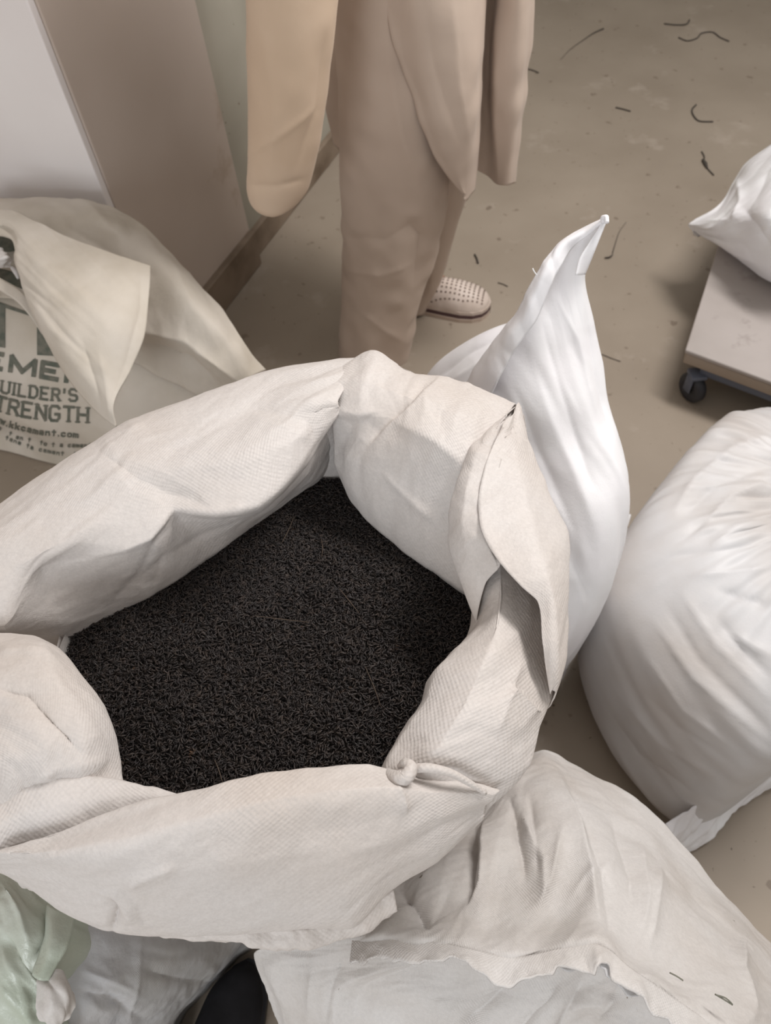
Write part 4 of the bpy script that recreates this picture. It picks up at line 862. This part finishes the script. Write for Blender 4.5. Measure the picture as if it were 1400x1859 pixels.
for a_, b_ in ((.055, .05), (.65, .05), (.055, .5), (.65, .5)):
    c_ = ca[:2] + d1 * a_ * 1 + d2 * b_; c_ = c_ + (np.array([-.02, -.02]) if a_ < .1 else 0)
    e1 = np.array([d1[0], d1[1], 0]); e2 = np.array([-d1[1], d1[0], 0])
    cc_ = np.array([c_[0], c_[1], .04]); m = MB(); n = 28; prof = [(.012, -.014), (.034, -.014), (.040, -.008), (.040, .008), (.034, .014), (.012, .014)]
    ax_ = e1 * .5 + e2 * .866; rx2 = np.cross(ax_, [0, 0, 1]); Gg = np.array([[cc_ + ax_ * o_ + r_ * (rx2 * math.cos(2 * math.pi * k / n) + np.array([0, 0, 1]) * math.sin(2 * math.pi * k / n)) for k in range(n + 1)] for r_, o_ in prof + prof[:1]])
    m.grid(Gg); wh = m.build('castor_wheel', MT['rubber'], tr)
    m = MB(); rbox(m, c_ - np.array([.02, .02]), (1, 0), (0, 1), .04, .04, .078, .09, .003, 2); rbox(m, c_ + ax_[:2] * .018 - rx2[:2] * .012, ax_[:2], rx2[:2], .003, .024, .035, .085, .001, 1); rbox(m, c_ - ax_[:2] * .021 - rx2[:2] * .012, ax_[:2], rx2[:2], .003, .024, .035, .085, .001, 1); m.build('castor_fork', MT['blue'], wh)
ts = empty('white_sack'); tag(ts, 'white sack with a pointed corner lying on the grey trolley', 'sack')
rows = [[(1252, 405, .20), (1290, 385, .23), (1335, 325, .24), (1350, 300, .26), (1400, 262, .3), (1470, 220, .30), (1560, 200, .25)],
        [(1251, 408, .20), (1300, 400, .27), (1345, 350, .32), (1380, 320, .36), (1430, 290, .40), (1480, 260, .40), (1570, 250, .32)],
        [(1254, 412, .195), (1305, 415, .27), (1350, 390, .34), (1400, 380, .40), (1440, 350, .43), (1500, 340, .43), (1580, 320, .34)],
        [(1258, 417, .19), (1305, 430, .24), (1345, 430, .29), (1390, 430, .34), (1440, 430, .38), (1500, 430, .38), (1580, 420, .3)],
        [(1262, 420, .18), (1300, 442, .19), (1330, 465, .19), (1365, 490, .19), (1400, 512, .19), (1460, 540, .19), (1560, 550, .19)],
        [(1272, 420, .17), (1305, 440, .168), (1335, 460, .166), (1370, 483, .164), (1405, 500, .164), (1460, 525, .164), (1550, 530, .164)]]
G = grid(rows, .004, .1, .1); N = up_normals(gnorm(G))
G = feat(G, N, [('ridge', [(1340, 325), (1345, 360), (1330, 400)], 0.008, 8), ('ridge', [(1350, 380), (1385, 430), (1400, 450)], -0.008, 10), ('ridge', [(1270, 405), (1320, 400), (1350, 380)], .006, 8), ('ridge', [(1400, 300), (1370, 360), (1340, 400)], -.006, 14)])
G = texture(G, cr=((0.06, 0.004),), nz=((.03, .001),), seed=17, edge=5); m = MB(); m.grid(G); m.skirt(G, zb=.164, pull=.1); m.build('body', MT['white'], ts)

# ------------------------------------------------------------------ the person
pe = empty('person'); tag(pe, 'person in a loose beige tunic and trousers with perforated clogs, seen from the thighs down', 'person')
Y0 = 1.62
# body: one skinned surface
def skin(name, verts, edges, rad, mat, parent, sub=2):
    me = bpy.data.meshes.new(name); me.from_pydata([tuple(v) for v in verts], edges, []); o = bpy.data.objects.new(name, me); C.objects.link(o)
    sk = o.modifiers.new('skin', 'SKIN'); sk.use_smooth_shade = True
    for i, r in enumerate(rad): me.skin_vertices[0].data[i].radius = r if isinstance(r, tuple) else (r, r)
    me.skin_vertices[0].data[0].use_root = True
    sb = o.modifiers.new('sub', 'SUBSURF'); sb.levels = sub; sb.render_levels = sub
    me.materials.append(mat); o.parent = parent; return o
fl = pz(690, 632, 0); fr = pz(800, 560, .03)
hip = np.array([.10, 1.66, .92])
V = [hip, hip + [0, 0, .2], hip + [0, .0, .42], hip + [0, 0, .52], hip + [.01, -.01, .60], hip + [.02, -.01, .70], hip + [.02, -.01, .78],
     hip + [-.0, -.09, -.04], (.075, 1.63, .48), (fl[0] + .0, fl[1] + .05, .09), (fl[0] + .01, fl[1] - .02, .04), (fl[0] + .025, fl[1] - .09, .035),
     hip + [0, .09, -.04], (.17, 1.78, .49), (.17, 1.80, .10), (.24, 1.77, .045), (.32, 1.73, .035),
     hip + [-.01, -.19, .44], (-.05, 1.40, 1.10), (-.13, 1.355, .86), (-.145, 1.35, .78), hip + [.0, .19, .44], (.16, 1.88, 1.08), (.26, 1.86, .86), (.29, 1.85, .78)]
Ed = [(0, 1), (1, 2), (2, 3), (3, 4), (4, 5), (5, 6), (0, 7), (7, 8), (8, 9), (9, 10), (10, 11), (0, 12), (12, 13), (13, 14), (14, 15), (15, 16), (2, 17), (17, 18), (18, 19), (19, 20), (2, 21), (21, 22), (22, 23), (23, 24)]
Ra = [(.13, .15), (.12, .13), (.12, .15), .055, .06, .095, .06, (.06, .06), .045, .034, (.04, .035), (.042, .02), (.06, .06), .045, .034, (.04, .035), (.042, .02), .055, .042, .028, (.03, .018), .055, .042, .028, (.03, .018)]
V = list(V); Ra = list(Ra)
for base, sgn in ((20, 1), (24, 1)):                 # fingers and thumb inside the sleeves
    b = np.array(V[base], float)
    for k in range(4):
        p1 = b + [(-.027 + .018 * k), .0, -.045]; p2 = p1 + [0, -.004, -.03 - .006 * (k in (1, 2))]; p3 = p2 + [0, -.012, -.022]
        i0 = len(V); V += [p1, p2, p3]; Ra += [.010, .009, .0075]; Ed += [(base, i0), (i0, i0 + 1), (i0 + 1, i0 + 2)]
    p1 = b + [.03, -.02, -.015]; p2 = p1 + [.012, -.01, -.03]; i0 = len(V); V += [p1, p2]; Ra += [.011, .009]; Ed += [(base, i0), (i0, i0 + 1)]
body_o = skin('body', V, Ed, Ra, MT['skin'], pe)
hc = hip + np.array([.02, -.01, .70])
m = MB(); Gh = []
for i, t in enumerate(np.linspace(0, 1, 16)):
    th = t * math.pi * .62; Gh.append([hc + np.array([-.012 + .103 * math.sin(th) * math.cos(a_), .098 * math.sin(th) * math.sin(a_), .035 + .115 * math.cos(th)]) for a_ in np.linspace(0, 2 * np.pi, 33)])
m.grid(np.array(Gh)); m.build('hair', MT['hair'], pe)
for sy in (-1, 1):
    m = MB(); Ge = [[hc + np.array([.085 + .013 * math.sin(th) * math.cos(a_), .032 * sy + .013 * math.sin(th) * math.sin(a_), .0 + .010 * math.cos(th)]) for a_ in np.linspace(0, 2 * np.pi, 13)] for th in np.linspace(0, math.pi, 8)]; m.grid(np.array(Ge)); m.build('eye', MT['eye'], pe)
m = MB(); tube(m, [('w', *(hc + [.088, 0, .0])), ('w', *(hc + [.108, 0, -.028])), ('w', *(hc + [.092, 0, -.034]))], [.007, .013, .010], 8); m.build('nose', MT['skin'], pe)
m = MB(); tube(m, [('w', *(hc + [.083, -.022, -.058])), ('w', *(hc + [.094, 0, -.056])), ('w', *(hc + [.083, .022, -.058]))], [.003, .006, .003], 8); m.build('mouth', MT['skin'], pe)
for sy in (-1, 1): m = MB(); tube(m, [('w', *(hc + [.0, .092 * sy, .02])), ('w', *(hc + [-.012, .104 * sy, .0])), ('w', *(hc + [.0, .092 * sy, -.03]))], [.006, .011, .006], 8); m.build('ear', MT['skin'], pe)
# trousers: near leg
def legrows(lv):                                       # (left px, right px, y, depth Y, half depth)
    rows = []
    for (xl, xr, y_, Yd, hd) in lv:
        L_ = py(xl, y_, Yd); R_ = py(xr, y_, Yd); zc = (L_[2] + R_[2]) / 2; c_ = (L_ + R_) / 2; e = (R_ - L_) / 2
        rows.append([('w', *(c_ + e * math.cos(a_) + np.array([0, -1, 0]) * hd * math.sin(a_))) for a_ in np.linspace(0, 2 * np.pi, 16, endpoint=False)])
    return rows
def cloth(rows, mat, parent, name, ft=(), seed=1, a1=.006, res=.006, solid=.003):
    G = grid(rows, res, 0, 0, closed=True); N = gnorm(G, True)
    if ((G - G.mean((0, 1))) * N).sum() < 0: N = -N
    P = G.reshape(-1, 3); st = np.stack([P[:, 0], P[:, 1], P[:, 2] * .18], 1)
    D = a1 * vnoise(st, .05, seed) + a1 * .5 * vnoise(P, .04, seed + 1); G = G + N * D.reshape(G.shape[0], G.shape[1], 1)
    G = feat(G, N, ft); m = MB(); m.grid(G); return m.build(name, MT[mat], parent, solid=solid, norm=False)
cloth(legrows([(560, 840, -120, 1.64, .15), (590, 830, -20, 1.62, .13), (606, 825, 80, 1.61, .11), (613, 825, 200, 1.61, .10), (617, 815, 300, 1.61, .10), (621, 800, 400, 1.61, .095), (623, 785, 480, 1.61, .09), (622, 758, 560, 1.61, .085), (616, 745, 630, 1.61, .085), (618, 735, 668, 1.61, .085), (630, 728, 690, 1.61, .08)]),
      'linen', pe, 'trouser_leg', [('ridge', [(700, 60), (730, 250), (760, 330)], .008, 14), ('ridge', [(625, 490), (690, 500), (750, 480)], .004, 6), ('ridge', [(740, 400), (765, 430), (752, 520)], -.012, 12), ('ridge', [(620, 430), (700, 435), (760, 400)], -.004, 8), ('ridge', [(650, 560), (700, 600), (735, 620)], .006, 10)], seed=5, a1=.006)
cloth(legrows([(700, 880, -20, 1.80, .09), (720, 870, 200, 1.79, .09), (745, 850, 340, 1.79, .08), (762, 830, 400, 1.79, .07), (765, 815, 450, 1.79, .06), (752, 800, 500, 1.79, .06), (740, 788, 530, 1.79, .06), (735, 775, 548, 1.79, .06)]),
      'linen', pe, 'trouser_leg', [('ridge', [(775, 400), (790, 460), (780, 530)], .010, 10)], seed=9, a1=.004)
# tunic: upper part as a full garment above, then the hanging panels
cloth([ring(hip[0] + .01, hip[1], .085, .085, hip[2] + .52), ring(hip[0], hip[1], .13, .20, hip[2] + .46), ring(hip[0], hip[1], .16, .21, hip[2] + .3), ring(hip[0], hip[1], .165, .20, hip[2] + .2), ring(hip[0] + .01, hip[1], .18, .20, hip[2] + .12)], 'linen', pe, 'tunic', seed=3)
def sheet(rows, mat, name, ft=(), seed=1, cr=(), solid=.003, par=None):
    G = grid(rows, .005, 0, 0); N = gnorm(G)
    if N[..., 1].mean() > 0: N = -N
    G = feat(G, N, ft); P = G.reshape(-1, 3); st = np.stack([P[:, 0], P[:, 1], P[:, 2] * .2], 1)
    G = G + N * (.005 * vnoise(st, .05, seed) + .004 * vnoise(P, .05, seed + 1)).reshape(G.shape[0], G.shape[1], 1)
    m = MB(); m.grid(G); return m.build(name, MT[mat], par or pe, solid=solid, norm=False)
y_ = lambda x, y, Y: ('y', x, y, Y)
sheet([[y_(650, -330, 1.50), y_(720, -330, 1.46), y_(830, -330, 1.47), y_(890, -330, 1.55), y_(895, -330, 1.62)],
       [y_(680, -110, 1.50), y_(740, -110, 1.45), y_(820, -110, 1.46), y_(880, -110, 1.55), y_(885, -110, 1.62)],
       [y_(700, 0, 1.50), y_(760, 0, 1.45), y_(830, 0, 1.46), y_(875, 0, 1.54), y_(880, 0, 1.62)],
       [y_(735, 130, 1.50), y_(780, 130, 1.46), y_(840, 130, 1.47), y_(872, 130, 1.54), y_(876, 130, 1.62)],
       [y_(768, 230, 1.50), y_(800, 230, 1.47), y_(840, 230, 1.48), y_(868, 230, 1.54), y_(872, 230, 1.62)],
       [y_(800, 300, 1.50), y_(820, 302, 1.49), y_(845, 302, 1.50), y_(864, 300, 1.54), y_(867, 298, 1.60)],
       [y_(838, 352, 1.51), y_(845, 358, 1.51), y_(850, 366, 1.52), y_(858, 352, 1.54), y_(862, 345, 1.58)]], 'linen', 'tunic_front',
      [('ridge', [(702, 0), (735, 120), (790, 280), (840, 355)], .004, 4), ('ridge', [(770, 0), (790, 120), (830, 250)], -.006, 20), ('ridge', [(820, 0), (830, 150), (850, 260)], .006, 16)], seed=7)
sheet([[y_(870, -330, 1.66), y_(895, -330, 1.66), y_(915, -330, 1.60), y_(945, -330, 1.57), y_(980, -330, 1.62), y_(985, -330, 1.74)],
       [y_(870, -110, 1.66), y_(895, -110, 1.66), y_(915, -110, 1.60), y_(945, -110, 1.57), y_(975, -110, 1.62), y_(970, -110, 1.74)],
       [y_(868, 0, 1.66), y_(890, 0, 1.66), y_(912, 0, 1.60), y_(940, 0, 1.57), y_(966, 0, 1.62), y_(962, 0, 1.74)],
       [y_(864, 130, 1.66), y_(885, 130, 1.66), y_(906, 130, 1.60), y_(934, 130, 1.58), y_(955, 130, 1.62), y_(950, 130, 1.72)],
       [y_(862, 230, 1.66), y_(880, 232, 1.66), y_(905, 235, 1.61), y_(930, 235, 1.59), y_(943, 235, 1.62), y_(938, 232, 1.70)],
       [y_(862, 308, 1.66), y_(882, 318, 1.66), y_(905, 334, 1.62), y_(920, 335, 1.60), y_(932, 333, 1.62), y_(930, 328, 1.68)]], 'linen', 'tunic_back', [('ridge', [(905, 0), (903, 200), (907, 330)], .006, 7)], seed=13)
sheet([[y_(545, -330, 1.70), y_(600, -330, 1.64), y_(660, -330, 1.58)], [y_(560, -110, 1.70), y_(600, -110, 1.66), y_(660, -110, 1.60)], [y_(585, 0, 1.70), y_(606, 0, 1.67), y_(640, 0, 1.62)], [y_(588, 110, 1.70), y_(602, 110, 1.67), y_(630, 110, 1.63)],
       [y_(592, 190, 1.70), y_(604, 195, 1.68), y_(622, 200, 1.65)], [y_(604, 240, 1.69), y_(610, 262, 1.68), y_(620, 275, 1.66)]], 'linen', 'tunic_side', seed=15)
# near sleeve
slv = [(455, 640, -260, 1.42, .075), (449, 625, -140, 1.38, .072), (448, 611, 0, 1.36, .07), (449, 603, 90, 1.355, .07), (450, 593, 180, 1.35, .065), (450, 578, 260, 1.35, .06), (449, 566, 310, 1.35, .055), (447, 553, 345, 1.35, .05), (455, 535, 366, 1.35, .045), (475, 515, 376, 1.35, .03)]
up_arm = [[('w', *(np.array(p) + np.array(q_))) for q_ in [(.085 * math.cos(a_), .08 * math.sin(a_), 0) for a_ in np.linspace(0, 2 * np.pi, 16, endpoint=False)]] for p in ((.08, 1.53, 1.40), (.03, 1.49, 1.34), (-.05, 1.45, 1.24))]
cloth(up_arm + legrows(slv), 'linen2', pe, 'sleeve', [('ridge', [(450, 335), (500, 338), (552, 325)], -.004, 5), ('ridge', [(590, 60), (575, 200), (540, 300)], -.006, 10), ('ridge', [(480, 60), (500, 200), (495, 300)], .004, 14), ('ridge', [(455, 280), (500, 250), (570, 200)], .004, 8)], seed=21, a1=.003, res=.005)
# far sleeve
far = [[('w', *(np.array(p) + np.array((r_ * math.cos(a_), r_ * math.sin(a_), 0)))) for a_ in np.linspace(0, 2 * np.pi, 12, endpoint=False)] for p, r_ in (((.10, 1.82, 1.33), .075), ((.16, 1.88, 1.08), .075), ((.24, 1.87, .93), .07), ((.25, 1.86, .905), .05))]
cloth(far, 'linen2', pe, 'sleeve', seed=23, a1=.003)
# clogs
def clog(toe, heel, name='clog'):
    toe = np.array(toe, float); heel = np.array(heel, float); a1 = (toe - heel); Lc = np.linalg.norm(a1); a1 /= Lc; s1 = np.array([-a1[1], a1[0], 0])
    cl = empty(name); cl.parent = pe
    def sec(t, w, h, z0, n=20): c_ = heel + a1 * Lc * t; return [('w', *(c_ + s1 * w * math.cos(a_) + np.array([0, 0, z0 + h * max(math.sin(a_), -.15)]))) for a_ in np.linspace(0, 2 * np.pi, n, endpoint=False)]
    G = grid([sec(.30, .040, .060, .03), sec(.42, .044, .068, .03), sec(.55, .050, .066, .03), sec(.70, .054, .058, .03), sec(.83, .052, .046, .03), sec(.93, .040, .032, .03), sec(.985, .020, .018, .03), sec(1.0, .003, .008, .03)], .004, 0, 0, closed=True)
    m = MB(); m.grid(G); up = m.build('clog_upper', MT['clog'], cl)
    P = [(0, .022), (.04, .033), (.15, .040), (.35, .041), (.55, .050), (.72, .056), (.85, .053), (.94, .041), (.985, .024), (1.01, .004)]
    def slab(k, z0, z1): return np.array([[heel + a1 * Lc * t + s1 * w * k * s_ + np.array([0, 0, z]) for s_, z in ((-1, z0), (-1.0, z1), (1, z1), (1, z0), (-1, z0))] for t, w in [(-.01, .004)] + P])
    m = MB(); m.grid(slab(1.06, .0, .012)); m.build('outsole', MT['sole2'], cl, smooth=False)
    m = MB(); m.grid(slab(1.02, .012, .024)); m.build('midsole', MT['sole'], cl, smooth=False)
    m = MB(); m.grid(slab(1.0, .024, .034)); m.build('footbed', MT['clog'], cl, smooth=False)
    # rows of perforations over the vamp
    bt = BVHTree.FromPolygons([v.co for v in up.data.vertices], [p.vertices for p in up.data.polygons]); m = MB()
    for t in np.linspace(.42, .93, 12):
        for s_ in np.linspace(-.85, .85, 9):
            wloc = .052 * (1 - max(0, (t - .75)) * 1.6); o_ = heel + a1 * Lc * t + s1 * s_ * wloc * .95 + np.array([0, 0, .2]); h = bt.ray_cast(Vector(o_), Vector((0, 0, -1)))
            if h[0] is None or h[0].z < .035: continue
            nn = h[1] if h[1].z > 0 else -h[1]; q = np.array(h[0] + nn * .0008); u_ = np.cross(nn, [1, 0, 0]); u_ /= np.linalg.norm(u_); v_ = np.cross(nn, u_)
            m.add([q + .0032 * (u_ * math.cos(k_ * 1.047) + v_ * math.sin(k_ * 1.047)) for k_ in range(6)], [tuple(range(6))])
    tag(m.build('perforations', MT['hole'], cl, smooth=False), kind='stuff')
    return cl
clog(pz(889, 556, .02) * [1, 1, 0], pz(889, 556, .02) * [1, 1, 0] + [-.262, .085, 0])
clog((fl[0] - .004, fl[1] - .10, 0), (fl[0] - .0, fl[1] + .16, 0))
